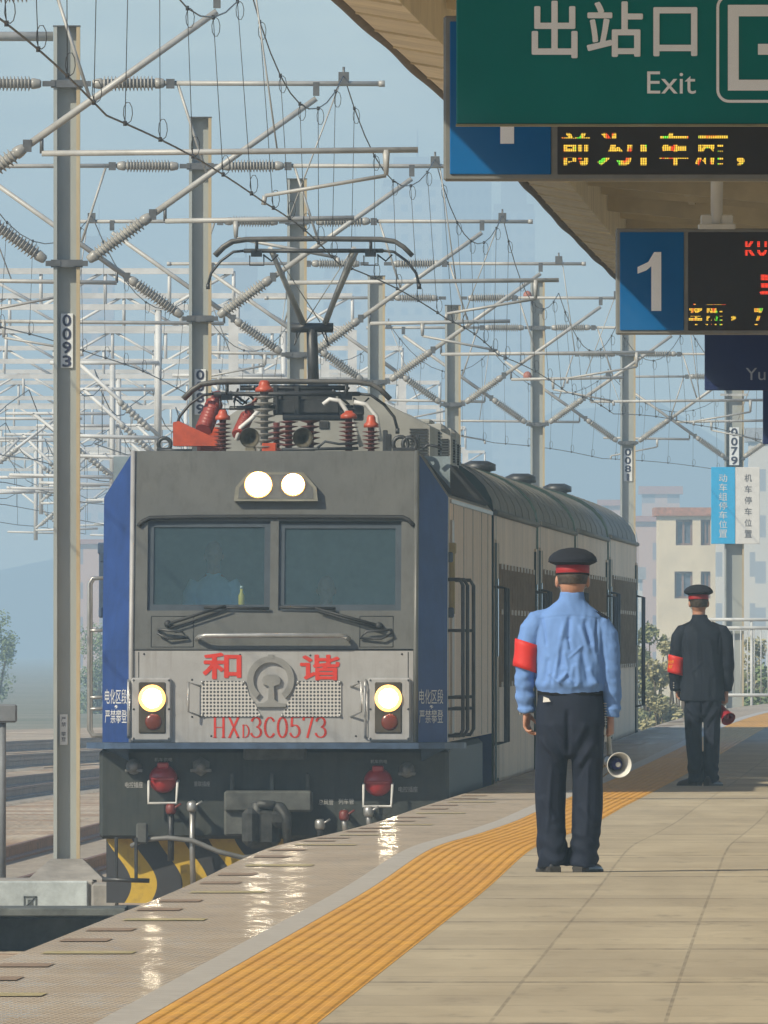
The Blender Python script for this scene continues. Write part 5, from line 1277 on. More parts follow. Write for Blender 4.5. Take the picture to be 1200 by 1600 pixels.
# ------------------------------------------------------------------ hanging signs under the canopy
M_fr = mat('sign_frame_aluminium', (.20, .205, .20), .45, metal=.2, var=.08)
M_sgreen = mat('sign_green', (.0, .165, .155), .4, spec=.15, var=.05, vscale=1.5)
M_sb = mat('sign_blue', (.002, .11, .33), .4, spec=.15, var=.05, vscale=1.5)
M_sn = mat('sign_navy', (.008, .018, .105), .35, var=.06, vscale=1.5)
M_led = mat('led_board', (.022, .020, .019), .55, var=.1, vscale=3)
M_letter = mat('sign_lettering_white', (.86, .88, .94), .5, var=.02)
def led_mat(name, base, edge_, z0, bands):
    """lit diodes: a dot raster, with the rows that are lit at this instant (bands as (lo, hi) metres above z0)"""
    q = NB(name); s_ = q.sep(q.coord('Object')); P_ = .0115
    fx_ = q.math('FRACT', q.math('DIVIDE', s_[0], P_)); fz_ = q.math('FRACT', q.math('DIVIDE', s_[2], P_))
    dot = q.math('MULTIPLY', q.math('GREATER_THAN', fx_, .22), q.math('GREATER_THAN', fz_, .22))
    b = None; zz = q.math('SUBTRACT', s_[2], z0)
    for lo, hi in bands:
        k = q.band(zz, lo, hi); b = k if b is None else q.math('MAXIMUM', b, k)
    on = q.math('MULTIPLY', dot, b)
    nz = q.noise(q.coord('Object', (1, 1, .35)), 22, 1)
    col = q.mix(q.ramp(nz, .60, .66), base, edge_[0]); col = q.mix(q.ramp(nz, .35, .40, (1, 1, 1), (0, 0, 0)), col, edge_[1])
    q.l.new(q.mix(on, (.02, .018, .016), col), q.b.inputs['Emission Color']); q.l.new(q.math('MULTIPLY', on, 1.15), q.b.inputs['Emission Strength'])
    q.l.new(q.mix(on, (.022, .020, .019), (.2, .15, .03)), q.b.inputs['Base Color']); return q.m
def sign(Y, name, label, x0, y0, x1, y1, fwd=.16):
    """an empty at the sign's top centre; s(px, py) gives local x, z on the face"""
    a, b = PX(x0, y0, Y), PX(x1, y1, Y)
    o = thing(name, label, 'sign', ((a[0] + b[0]) / 2, Y, a[2]))
    def s(px, py): p = PX(px, py, Y); return (p[0] - o.location[0], p[2] - o.location[2])
    return o, s
def panel(o, s, x0, y0, x1, y1, d0, d1, name, m, bv=.006):
    a, b = s(x0, y1), s(x1, y0)
    mb = MB(); mb.bevbox(((a[0] + b[0]) / 2, (d0 + d1) / 2, (a[1] + b[1]) / 2), (b[0] - a[0], d1 - d0, b[1] - a[1]), bv); return mb.build(name, m, o)
def lab(o, s, body, r, d, m, name='lettering', bold=0.0, fat=0.0):
    a, b = s(r[0], r[3]), s(r[2], r[1]); mb = MB(); text(mb, body, (a[0], a[1], b[0], b[1]), lambda u, v: (u, d, v), bold, fat=fat); return mb.build(name, m, o, fix=False)
def poles(o, s, xs, Y):
    for px in xs:
        mb = MB(); p = s(px, 0); x = p[0]; wx = o.location.x + x
        zt = 5.55 - .075 * min(6.2, wx - cedge(Y)) + rise(Y) + .1 - o.location.z
        mb.tube((x, 0, 0), (x, 0, zt), .048, None, 12); mb.bevbox((x, 0, .012), (.30, .14, .05), .01); mb.bevbox((x, 0, .05), (.26, .05, .12), .01); mb.build('hanger_pole', M_swhite, o)

def train_board(Y, x0, y0, x1, y1, label, xb, numrect, pl, k):
    o, s = sign(Y, 'departure_board', label, x0, y0, x1, y1)
    f = 8 * k
    panel(o, s, x0, y0, x1, y1, -.07, .09, 'frame', M_fr, .012)
    pb = panel(o, s, x0 + f, y0 + f * .9, xb - f * .7, y1 - f * 1.0, -.082, -.06, 'track_panel', M_sb, .004)
    a = s(x0, y0)
    r = numrect; mb = MB(); P = [s(*p) for p in ((r[2], r[1]), (r[2], r[3]), (r[2] - (r[2] - r[0]) * .42, r[3]), (r[2] - (r[2] - r[0]) * .42, r[1] + (r[3] - r[1]) * .24), (r[2] - (r[2] - r[0]) * .62, r[1] + (r[3] - r[1]) * .31), (r[0], r[1] + (r[3] - r[1]) * .37), (r[0], r[1] + (r[3] - r[1]) * .255), (r[2] - (r[2] - r[0]) * .55, r[1] + (r[3] - r[1]) * .17), (r[2] - (r[2] - r[0]) * .30, r[1]))]
    mb.prism(P, lambda u, v, t: (u, t, v), -.086, -.081); mb.build('track_number', M_letter, pb)
    sc = panel(o, s, xb + f * .3, y0 + f * .9, x1 - f, y1 - f * 1.0, -.080, -.06, 'led_screen', M_led, .004)
    poles(o, s, pl, Y)
    return o, s, sc
# near board, half hidden by the exit sign
Y = 121
ob, s, sc = train_board(Y, 693, 25, 1560, 283, 'larger dark LED board with blue track panel partly hidden behind the green exit sign', 868, (752, 88, 803, 225), (900, 1440), 1.25)
z0 = s(0, 275)[1]; hpx = Y / F
m_ = led_mat('led_amber', (1.0, .62, .06), ((1, .05, .02), (.12, .9, .06)), z0, [((275 - b) * hpx, (275 - a) * hpx) for a, b in ((192, 201.5), (208.5, 217), (226.5, 237.5), (246.5, 258.5))])
for ch, x0, x1, ya, yb in (('前', 877, 922, 206, 259), ('为', 933, 988, 206, 259), ('1', 1000, 1010, 222, 259), ('车', 1030, 1076, 204, 259), ('厢', 1086, 1137, 212, 259), (',', 1151, 1163, 246, 260)):
    lab(sc, s, ch, (x0, ya, x1, yb), -.083, m_, 'led_lettering', .028)
# farther board
Y = 183
ob, s, sc = train_board(Y, 962, 357, 1530, 523, 'smaller dark LED board with white numeral 1 on its blue panel', 1073, (996, 394, 1033, 486), (1120, 1420), .82)
z0 = s(0, 517)[1]; hpx = Y / F
mr = led_mat('led_red', (1.0, .03, .02), ((1, .05, .02), (1, .04, .03)), z0, [((517 - b) * hpx, (517 - a) * hpx) for a, b in ((377.5, 386), (390.5, 399.5), (429, 438), (442.5, 450), (455, 460))])
for ch, x0, x1, ya, yb in (('K', 1164, 1180, 376, 400), ('U', 1183, 1198, 376, 400), ('N', 1201, 1217, 376, 400), ('M', 1220, 1240, 376, 400), ('昆', 1186, 1232, 424, 462), ('明', 1240, 1286, 424, 462)):
    lab(sc, s, ch, (x0, ya, x1, yb), -.083, mr, 'led_lettering', .04)
ma = led_mat('led_amber_small', (1.0, .62, .06), ((1, .06, .02), (.12, .9, .06)), z0, [((517 - b) * hpx, (517 - a) * hpx) for a, b in ((475, 476.5), (482, 489), (494, 501), (506.5, 508.5))])
for ch, x0, x1, ya, yb in (('车', 1076, 1097, 474, 509), ('厢', 1101, 1134, 476, 509), (',', 1142, 1150, 494, 501), ('7', 1178, 1192, 482, 510)):
    lab(sc, s, ch, (x0, ya, x1, yb), -.083, ma, 'led_lettering', .04)
# green exit sign
Y = 100
o, s = sign(Y, 'exit_sign', 'green hanging exit sign with white Chinese lettering, nearest of the signs', 713, -38, 1480, 195)
panel(o, s, 713, -38, 1480, 195, -.06, .06, 'board', M_sgreen, .006)
mb = MB(); a, b = s(713, 195), s(1480, 192.6); mb.box(((a[0] + b[0]) / 2, -.004, a[1] - .002), (b[0] - a[0] + .004, .13, .009)); mb.build('trim', mat('trim_brass', (.22, .21, .12), .5), o)
lab(o, s, '出', (832, 3, 901, 90), -.063, M_letter, fat=.004); lab(o, s, '站', (918, 4, 1003, 88), -.063, M_letter, fat=.004); lab(o, s, '口', (1022, 13, 1088, 87), -.063, M_letter, fat=.004)
lab(o, s, 'Exit', (1011, 112, 1087, 147), -.063, M_letter)
mb = MB(); F_ = lambda u, v, t: (u, t, v)
def rring(x0, y0, x1, y1, r, t):
    pts = []
    for cx, cy, a0 in ((x1 - r, y0 + r, 90), (x0 + r, y0 + r, 180), (x0 + r, y1 - r, 270), (x1 - r, y1 - r, 360)):
        for a in np.linspace(a0, a0 - 90 if False else a0 + 0, 1): pass
    def ring(d):
        P = []
        for cx, cy, a0 in ((x1 - r, y0 + r, 0), (x0 + r, y0 + r, 90), (x0 + r, y1 - r, 180), (x1 - r, y1 - r, 270)):
            for a in np.linspace(a0, a0 + 90, 8): P.append(s(cx + (r - d) * math.cos(R(a)), cy - (r - d) * math.sin(R(a))))
        return P
    A, B = ring(0), ring(t); n = len(A)
    for i in range(n):
        j = (i + 1) % n; mb.add([(A[i][0], -.064, A[i][1]), (A[j][0], -.064, A[j][1]), (B[j][0], -.064, B[j][1]), (B[i][0], -.064, B[i][1])], [(0, 1, 2, 3)])
rring(1119, -8, 1300, 161, 20, 4.5)
def rect(x0, y0, x1, y1): a, b = s(x0, y1), s(x1, y0); mb.add([(a[0], -.064, a[1]), (b[0], -.064, a[1]), (b[0], -.064, b[1]), (a[0], -.064, b[1])], [(0, 1, 2, 3)])
rect(1137, 8, 1154, 142); rect(1154.01, 8, 1256, 26); rect(1154.01, 125, 1256, 142); rect(1256.01, 8, 1272, 60); rect(1256.01, 96, 1272, 142)
rect(1184, 69, 1250, 86)
P = [s(*p) for p in ((1250.01, 50), (1288, 77.5), (1250.01, 105))]; mb.add([(u, -.064, v) for u, v in P], [(0, 1, 2)])
mb.build('exit_pictogram', M_letter, o, fix=False); poles(o, s, (800, 1400), Y)
# station name sign behind
Y = 240
o, s = sign(Y, 'station_name_sign', 'dark navy station name sign below the smaller LED board', 1101, 520, 1420, 610)
panel(o, s, 1101, 520, 1420, 610, -.06, .06, 'board', M_sn, .006)
lab(o, s, 'Yu', (1165, 575, 1196, 594), -.063, mat('sign_lettering_grey', (.40, .42, .48), .5), 'lettering'); poles(o, s, (1190, 1340), Y)
Y = 262
o, s = sign(Y, 'platform_sign', 'dark navy hanging sign lowest and rightmost at the edge of the photo', 1192, 604, 1420, 694)
panel(o, s, 1192, 604, 1420, 694, -.06, .06, 'board', M_sn, .006); poles(o, s, (1300,), Y)
# ------------------------------------------------------------------ people
M_skin = mat('skin', (.44, .225, .15), .5, var=.07, vscale=25, bump=.0006, bscale=300)
M_hair = mat('dark_hair', (.060, .046, .036), .6, var=.3, vscale=70, bump=.003, bscale=160)
M_capn = mat('cap_navy_cloth', (.017, .020, .030), .85, spec=.2, var=.12, vscale=40, bump=.0008, bscale=400)
M_capr = mat('cap_band_red', (.33, .012, .018), .6, var=.06)
M_peak = mat('cap_peak', (.008, .008, .009), .2)
M_arm = mat('armband_red', (.62, .022, .016), .6, var=.05, vscale=12, bump=.002, bscale=30)
M_shoe = mat('black_leather', (.014, .013, .013), .3, var=.3, vscale=30, bump=.002, bscale=60)
M_mask = mat('mask_white', (.62, .64, .66), .7)
def cloth(name, col, var=.06, rough=.75):
    m = mat(name, col, rough, var=var, vscale=7, bump=.0012, bscale=420)
    b = m.node_tree.nodes['Principled BSDF']; b.inputs['Specular IOR Level'].default_value = .2; return m
M_shirt = cloth('shirt_blue_cotton', (.15, .285, .62)); M_trou = cloth('trousers_navy', (.012, .0175, .034), .12); M_coat = cloth('coat_navy_wool', (.013, .019, .034), .12)
M_belt = mat('belt_black', (.006, .006, .007), .7, spec=.2)

def remeshed(mb, name, m, parent, vox, smooth=3, disp=None):
    """weld overlapping closed shells into one skin, relax it and press folds into it"""
    tmp = bpy.data.objects.new('tmp', mb.data('tmp', m)); COL.objects.link(tmp)
    r = tmp.modifiers.new('r', 'REMESH'); r.mode = 'VOXEL'; r.voxel_size = vox; r.use_smooth_shade = True
    if smooth:
        s_ = tmp.modifiers.new('s', 'SMOOTH'); s_.factor = .5; s_.iterations = smooth
    bpy.context.view_layer.update(); dg = bpy.context.evaluated_depsgraph_get()
    me = bpy.data.meshes.new_from_object(tmp.evaluated_get(dg)); bpy.data.objects.remove(tmp)
    me.materials.clear(); me.materials.append(m)
    n = len(me.vertices); co = np.empty(n * 3, np.float32); me.vertices.foreach_get('co', co); co = co.reshape(-1, 3)
    no = np.empty(n * 3, np.float32); me.vertex_normals.foreach_get('vector', no); no = no.reshape(-1, 3)
    if disp is not None:
        co = co + no * disp(co, no)[:, None]; me.vertices.foreach_set('co', co.astype(np.float32).ravel())
    me.polygons.foreach_set('use_smooth', np.ones(len(me.polygons), bool)); me.update()
    o = bpy.data.objects.new(name, me); COL.objects.link(o); o.parent = parent; return o

_rs = np.random.RandomState(4); _K = _rs.normal(size=(24, 3)); _PH = _rs.uniform(0, 6.28, 24)
def wob(co, scale, stretch=(1, 1, 1), k0=0, n=8):
    c = co * np.array(stretch) * scale; s_ = 0
    for i in range(k0, k0 + n): s_ = s_ + np.sin(c @ _K[i] + _PH[i] + 1.3 * np.sin(c @ _K[(i + 5) % 24] * .7 + _PH[(i + 3) % 24]))
    return s_ / n ** .5
def fold(co, no, x0, z0, x1, z1, amp, wd, back=True):
    """a crease from (x0, z0) to (x1, z1) on the back (or front) of a garment"""
    p = co[:, [0, 2]]; a = np.array([x0, z0]); b = np.array([x1, z1]); ab = b - a; t = np.clip(((p - a) @ ab) / (ab @ ab), -.15, 1.15)
    d = np.linalg.norm(p - a - t[:, None] * ab, axis=1); k = np.clip((-no[:, 1] if back else no[:, 1]) * 1.6, 0, 1)
    return amp * np.exp(-(d / wd) ** 2) * np.clip(np.minimum(t + .15, 1.15 - t) * 5, 0, 1) * k

def hand(mb, wr, down, palm, width, size=1.0, curl=(18, 28, 22), thumb=1, spread=1.0):
    """palm, four fingers and a thumb growing from the wrist wr; down = hand axis, palm = the way the palm faces, width = across the knuckles towards the thumb"""
    wr, d, p, w_ = Vector(wr), Vector(down).normalized(), Vector(palm).normalized(), Vector(width).normalized()
    k = size; mb.path([wr - d * .05, wr, wr + d * .03 * k, wr + d * .065 * k, wr + d * .092 * k], [.026 * k, .025 * k, .034 * k, .041 * k, .040 * k], 12, ref=w_, ry=[.022 * k, .020 * k, .019 * k, .016 * k, .013 * k])
    ln = (.072, .080, .076, .060)
    for i in range(4):
        b = wr + d * (.088 - (.004 if i in (0, 3) else 0)) * k + w_ * (.030 - .0198 * i) * k; pts = [b - d * .02 * k, b]; ang = 0; dd = d
        for j, f_ in enumerate((.46, .31, .25)):
            ang += R(curl[j]) * (1 + .10 * (i - 1)); dd = d * math.cos(ang) + p * math.sin(ang) + w_ * (.06 * (1.5 - i)) * spread
            b = b + dd.normalized() * ln[i] * f_ * k; pts.append(b)
        mb.path(pts, [.0085 * k, .0092 * k, .0085 * k, .0078 * k, .0062 * k], 10)
        mb.ell(pts[-1], (.0062 * k,) * 3, 8, 6)
    b = wr + d * .025 * k + w_ * .028 * k; pts = [b - w_ * .012, b]
    for a_, f_ in ((.55, .036), (.25, .030), (.05, .024)):
        dd = (d * .72 + w_ * a_ * thumb + p * (.35 + (1 - a_) * .25)).normalized(); b = b + dd * f_ * k; pts.append(b)
    mb.path(pts, [.013 * k, .0125 * k, .0105 * k, .0095 * k, .0075 * k], 10); mb.ell(pts[-1], (.0075 * k,) * 3, 8, 6)

def head(mb, c, s=1.0):
    """skull, jaw, neck, ears, nose, brow, lips; the face looks along +Y"""
    x, y, z = c
    mb.ell((x, y, z + .025 * s), (.076 * s, .095 * s, .105 * s), 24, 16); mb.ell((x, y + .028 * s, z - .045 * s), (.060 * s, .066 * s, .072 * s), 20, 12)
    mb.ell((x, y - .025 * s, z - .015 * s), (.068 * s, .068 * s, .080 * s), 20, 12)
    mb.path([(x, y - .020, z - .20 * s), (x, y - .014, z - .12 * s), (x, y - .008, z - .05 * s)], [.066 * s, .057 * s, .056 * s], 18)
    for sg in (-1, 1):
        mb.ell((x + sg * .080 * s, y - .004, z - .012 * s), (.012 * s, .020 * s, .032 * s), 12, 10); mb.ell((x + sg * .034 * s, y + .087 * s, z + .004 * s), (.014 * s, .010 * s, .009 * s), 10, 8)
        mb.ell((x + sg * .034 * s, y + .085 * s, z + .024 * s), (.022 * s, .012 * s, .007 * s), 10, 6)
    mb.path([(x, y + .090 * s, z + .012 * s), (x, y + .104 * s, z - .012 * s), (x, y + .112 * s, z - .028 * s), (x, y + .098 * s, z - .036 * s)], [.008 * s, .010 * s, .013 * s, .008 * s], 10)
    mb.ell((x, y + .090 * s, z - .066 * s), (.024 * s, .010 * s, .010 * s), 12, 8); mb.ell((x, y + .082 * s, z - .100 * s), (.024 * s, .016 * s, .018 * s), 12, 8)

def hair(parent, c, s, lo):
    """short cropped hair round the back and sides of the skull"""
    x, y, z = c; mb = MB(); P = []
    for i in range(9):
        t = i / 8; zz = z + lo + (.026 - lo) * t; row = []
        for k in range(25):
            a = R(-28) - R(124 * 2 - 124) * 0 + (-math.pi - R(56)) * 0
            a = math.pi * 1.5 + (k / 24 - .5) * R(196)
            f_ = math.sqrt(max(0.02, 1 - ((zz - (z + .025 * s)) / (.112 * s)) ** 2)); g_ = math.sqrt(max(.02, 1 - ((zz - (z - .015 * s)) / (.088 * s)) ** 2))
            r1, r2 = .075 * s * max(f_, .86 * g_), .099 * s * max(f_, .93 * g_ if zz < z + .02 else f_)
            row.append((x + math.cos(a) * (r1 + .001), y + math.sin(a) * (r2 + .002) - .001, zz))
        P.append(row)
    mb.grid(P); o = mb.build('hair', M_hair, parent, fix=False); sd = o.modifiers.new('t', 'SOLIDIFY'); sd.thickness = .007; sd.offset = 1; return o

def cap(parent, c, s, tilt=0.0):
    """peaked service cap: red band, flared navy crown, black peak at the front"""
    x, y, z = c; cp = thing('cap', None, None, (x, y, z)); cp.parent = parent; cp.rotation_euler = (tilt, 0, 0)
    n = 40; ang = np.arange(n) * 2 * math.pi / n
    def ring(rx, ry, zz, dy=0, up=0): return [(rx * math.cos(a), ry * math.sin(a) + dy, zz + up * math.sin(a)) for a in ang]
    rows = [ring(.088, .105, .036), ring(.094, .112, .041), ring(.118, .134, .050, 0, .006), ring(.127, .143, .058, 0, .010), ring(.128, .144, .070, 0, .012), ring(.122, .138, .084, 0, .016), ring(.106, .120, .101, 0, .018), ring(.076, .088, .116, 0, .018), ring(.04, .046, .123, 0, .012), ring(.004, .004, .124)]
    rows = [[(a * s, b * s, d * s) for a, b, d in r_ + r_[:1]] for r_ in rows]
    mb = MB(); mb.grid(rows); mb.build('crown', M_capn, cp)
    mb = MB(); mb.path([(q_[0], q_[1], q_[2]) for q_ in [(.1275 * s * math.cos(a), .1435 * s * math.sin(a), (.059 + .010 * math.sin(a)) * s) for a in ang]], .0028, 5, closed=True); mb.build('piping', M_capn, cp)
    mb = MB(); rows = [[(a * s, b * s, d * s) for a, b, d in r_ + r_[:1]] for r_ in (ring(.087, .103, -.006), ring(.0885, .1045, -.004), ring(.0895, .1055, .038), ring(.086, .102, .040))]; mb.grid(rows); mb.build('band', M_capr, cp)
    mb = MB(); rows = [[(a * s, b * s, d * s) for a, b, d in r_ + r_[:1]] for r_ in (ring(.086, .102, -.012), ring(.0885, .1045, -.011), ring(.0885, .1045, -.004), ring(.086, .102, -.003))]; mb.grid(rows); mb.build('sweatband', M_belt, cp)
    mb = MB(); P = []
    for i in range(5):
        t = i / 4; P.append([((.088 + .012 * t) * s * math.cos(a), ((.104 + .055 * t * math.sin(a) ** .7) * math.sin(a)) * s, (.0 - .028 * t * math.sin(a)) * s) for a in np.linspace(R(28), R(152), 17)])
    mb.grid(P); mb.build('peak', M_peak, cp)
    return cp

def shoe(parent, x, y, yawd, s=1.0):
    """a black lace-up shoe, toe away from the viewer"""
    sh = thing('shoe', None, None, (x, y, 0), R(yawd)); sh.parent = parent
    mb = MB(); rows = []
    for t, hw, h in ((-.085, .024, .045), (-.080, .032, .066), (-.06, .037, .074), (-.02, .038, .076), (.03, .041, .068), (.08, .047, .054), (.13, .049, .043), (.165, .042, .036), (.185, .024, .028), (.19, .008, .022)):
        rows.append([(hw * math.cos(a) * (1 if math.sin(a) < .5 else .96), t, .012 + max(0, math.sin(a)) * h * (1 - .12 * abs(math.cos(a)))) for a in np.linspace(0, math.pi, 13)])
    mb.grid([[(a * s, b * s, c * s) for a, b, c in r_] for r_ in rows]); mb.add([(a * s, b * s, c * s) for a, b, c in rows[0]], [list(range(13))]); mb.build('upper', M_shoe, sh)
    mb = MB(); ol = [(.027, -.088), (.040, -.06), (.040, 0), (.046, .05), (.052, .12), (.044, .168), (.022, .192), (-.022, .192), (-.044, .168), (-.052, .12), (-.046, .05), (-.040, 0), (-.040, -.06), (-.027, -.088)]
    mb.prism([(a * s, b * s) for a, b in ol], lambda u, v, t: (u, v, t), 0.0, .016); mb.prism([(a * s, b * s) for a, b in ((.030, -.09), (.04, -.06), (.04, -.02), (-.04, -.02), (-.04, -.06), (-.030, -.09))], lambda u, v, t: (u, v, t), .016, .030); mb.build('sole', mat('shoe_sole', (.03, .027, .024), .7), sh)
    return sh

def armband(parent, pts, r, top, bot, m, n=20, slant=.0, txt=None):
    """a red band round the sleeve between two points of the arm"""
    a, b = Vector(pts[0]), Vector(pts[1]); d = (b - a).normalized(); u = Vector((1, 0, 0)); u = (u - d * u.dot(d)).normalized(); v = d.cross(u)
    rows = []
    for t in np.linspace(0, 1, 7):
        c = a + (b - a) * t; rr = r[0] + (r[1] - r[0]) * t + .0012 * math.sin(t * 9)
        rows.append([c + u * rr * math.cos(q_) * (1 + .02 * math.sin(3 * q_ + 5 * t)) + v * rr * 1.06 * math.sin(q_) + d * (slant * math.cos(q_)) for q_ in np.linspace(0, 2 * math.pi, 33)])
    mb = MB(); mb.grid(rows); o = mb.build('armband', m, parent, fix=True); sd = o.modifiers.new('t', 'SOLIDIFY'); sd.thickness = .003; sd.offset = 1
    return o

# ---- first railwayman: blue shirt, back to the camera
Y1 = 128.5; K1 = 288.0; SC1 = 288.0 * Y1 / F       # K1: photo pixels per unit of the figure, SC1: its scale in metres
def hx(px): return (px - 890) / K1
def hz(py): return (1363.5 - py) / K1
z1 = CAMZ + (1008 - 1363.5) / K1
p1 = thing('person', 'worker in a light blue shirt with a red armband, seen from behind, nearest the camera', 'person', ((890 - 600) * Y1 / F, Y1, pz(Y1)))
p1.scale = (SC1,) * 3
HC1 = (hx(894.5), .0, hz(906.0))
SL1 = [(-.120, 0, 1.385), (-.172, -.002, 1.362), (-.208, -.006, 1.31), (-.228, -.012, 1.24), (-.240, -.018, 1.12), (-.246, -.004, 1.03), (-.240, .012, .95), (-.232, .026, .875)]
SR1 = [(.120, 0, 1.362), (.168, -.002, 1.338), (.200, -.004, 1.285), (.214, -.010, 1.21), (.222, -.014, 1.10), (.231, -.002, 1.01), (.231, .012, .94), (.226, .022, .845)]
body = MB(); head(body, HC1, 1.04)
body.loft([(0, 0, .78, .14, .09), (0, 0, .95, .14, .085), (0, 0, 1.15, .15, .078), (0, 0, 1.32, .15, .07), (0.005, -.006, 1.39, .13, .06), (.01, -.01, 1.46, .08, .06)], 24)
for S_ in (SL1, SR1): body.path(S_, [.04, .046, .048, .045, .042, .04, .036, .030], 12)
for sg, xs_ in ((-1, (-.095, -.105, -.095)), (1, (.09, .095, .08))): body.path([(xs_[0], 0, .68), (xs_[1], .0, .42), (xs_[2], -.01, .07)], [.075, .055, .04], 12)
for x_ in (-.088, .079): body.ell((x_, .03, .045), (.035, .085, .03), 12, 8)
hand(body, SL1[-1], (-.02, .10, -1), (.80, -.35, .05), (.36, .80, .08), .96, (26, 34, 30))
HW = Vector((.222, .030, .835))
hand(body, HW, (.02, .06, -1), (-.85, .35, 0), (.30, .85, .1), .96, (62, 78, 52), thumb=.6)
remeshed(body, 'body', M_skin, p1, .0048, 2)
hair(p1, HC1, 1.02, -.024); cap(p1, (HC1[0] + .001, HC1[1], hz(895.5)), 1.03, R(-3))
mb = MB()
for sg in (-1, 1): mb.path([(HC1[0] + sg * .079, -.012, HC1[2] + .012), (HC1[0] + sg * .083, -.020, HC1[2] - .012), (HC1[0] + sg * .078, .0, HC1[2] - .040), (HC1[0] + sg * .062, .06, HC1[2] - .05)], .0022, 5)
mb.ell((HC1[0], .055, HC1[2] - .055), (.064, .060, .052), 18, 12); mb.build('face_mask', M_mask, p1)
sh = MB()
sh.loft([(.004, .0, .950, .160, .114), (.004, 0, .975, .176, .128), (.004, -.004, 1.005, .185, .137), (.004, -.006, 1.05, .187, .138), (.004, -.004, 1.12, .188, .134), (.003, -.002, 1.22, .192, .127), (.002, 0, 1.30, .192, .118), (.0, 0, 1.355, .188, .104), (.0, -.004, 1.39, .176, .092), (.004, -.006, 1.42, .145, .082), (.008, -.010, 1.45, .103, .073), (.012, -.012, 1.475, .074, .067), (.014, -.014, 1.495, .067, .064), (.014, -.014, 1.52, .064, .062)], 32, 2.35)
for S_, r_ in ((SL1, [.048, .063, .065, .060, .056, .053, .051, .044]), (SR1, [.048, .061, .064, .059, .055, .052, .051, .045])): sh.path(S_, r_, 18)
def folds1(co, no):
    x, z = co[:, 0], co[:, 2]; am = np.clip((np.maximum(-x - (.150 + .10 * np.clip((1.40 - z), 0, .25)), x - (.150 + .10 * np.clip(1.38 - z, 0, .25)))) / .02, 0, 1); tor = 1 - am
    d = .0016 * wob(co, 26, (1, 1, .45)) * tor
    L = [(-.002, 1.38, -.006, 1.27, -.010, .014), (-.006, 1.27, .004, 1.21, -.008, .010), (-.035, 1.33, -.085, 1.05, .010, .016), (-.045, 1.26, -.05, 1.12, -.009, .020), (-.07, 1.18, -.10, 1.02, -.006, .013), (.085, 1.36, .118, 1.24, -.011, .016), (.06, 1.33, .10, 1.20, .006, .014),
         (.065, 1.225, .0, 1.165, .0045, .007), (.07, 1.20, .10, 1.04, -.009, .018), (.04, 1.16, .05, 1.02, .008, .018), (-.015, 1.075, -.06, 1.035, .012, .014), (-.015, 1.07, .03, 1.02, -.010, .013), (-.11, 1.08, -.05, 1.02, .009, .013), (-.12, 1.15, -.14, 1.03, -.007, .015), (.10, 1.10, .14, 1.02, .008, .016),
         (-.15, 1.38, -.13, 1.24, -.008, .010), (.15, 1.36, .145, 1.20, -.008, .010), (.02, 1.12, .0, 1.03, .007, .016), (-.03, 1.19, -.01, 1.10, .006, .012), (.12, 1.30, .15, 1.14, .006, .014)]
    for q_ in L: d = d + 1.2 * fold(co, no, *q_[:5], q_[5] * .85) * tor
    d = d - .0022 * np.exp(-((z - (1.392 - .35 * np.abs(x - .005) ** 1.6)) / .004) ** 2) * (no[:, 1] < -.2) * tor        # yoke seam
    d = d + .006 * np.exp(-((z - 1.025) / .022) ** 2) * (1 + .8 * wob(co, 30, (1, .3, .3), 6)) * tor       # blousing over the belt
    arm = am
    d = d + arm * (0.003 * wob(co, 30, (.8, .8, 1.9), 3) * np.clip((1.25 - z) / .15, 0, 1) + .0018 * np.sin(z * 95 + 26 * x * np.sign(x) + 3 * wob(co, 9, (1, 1, 1), 10)) * np.clip((1.10 - z) / .1, .12, 1))
    d = d + arm * .0013 * wob(co, 55, (1, 1, 1.4), 12) + tor * .0009 * wob(co, 60, (1, 1, .6), 7)
    d = d + arm * .003 * np.exp(-((z - .885) / .006) ** 2)
    return d
remeshed(sh, 'shirt', M_shirt, p1, .0055, 3, folds1)
mb = MB(); mb.path([(-.004, .0, 1.503), ], .01) if False else None
ab = armband(p1, ((-.2305, -.012, hz(1004)), (-.2415, -.014, hz(1047))), (.0645, .064), 0, 0, M_arm, slant=.016)
mb = MB(); mb.add([(.118, -.045, 1.418), (.205, -.04, 1.372), (.215, .04, 1.37), (.12, .05, 1.43), (.118, -.045, 1.428), (.205, -.04, 1.384), (.215, .04, 1.382), (.12, .05, 1.44)], [(0, 3, 2, 1), (4, 5, 6, 7), (0, 1, 5, 4), (1, 2, 6, 5), (2, 3, 7, 6), (3, 0, 4, 7)]); mb.build('epaulette', M_capn, p1)
tr_ = MB()
tr_.loft([(.0, .0, .615, .03, .07), (.0, .0, .64, .10, .10), (.002, .0, .68, .15, .118), (.003, 0, .73, .180, .128), (.002, -.004, .80, .189, .136), (.002, -.002, .88, .185, .130), (.003, 0, .95, .176, .121), (.004, 0, 1.005, .172, .118)], 32, 2.4)
tr_.path([(-.092, -.002, .80), (-.096, -.002, .66), (-.106, .002, .48), (-.107, .0, .34), (-.098, -.006, .20), (-.090, -.004, .10), (-.084, .0, .035)], [.092, .090, .083, .082, .083, .083, .080], 24, ref=(1, 0, 0), ry=[.115, .115, .095, .092, .098, .104, .108], e=2.2)
tr_.path([(.094, -.002, .80), (.096, -.002, .66), (.097, .002, .48), (.095, .0, .34), (.086, -.006, .20), (.078, -.004, .10), (.074, .0, .035)], [.092, .090, .082, .081, .081, .080, .078], 24, ref=(1, 0, 0), ry=[.115, .115, .095, .092, .098, .104, .108], e=2.2)
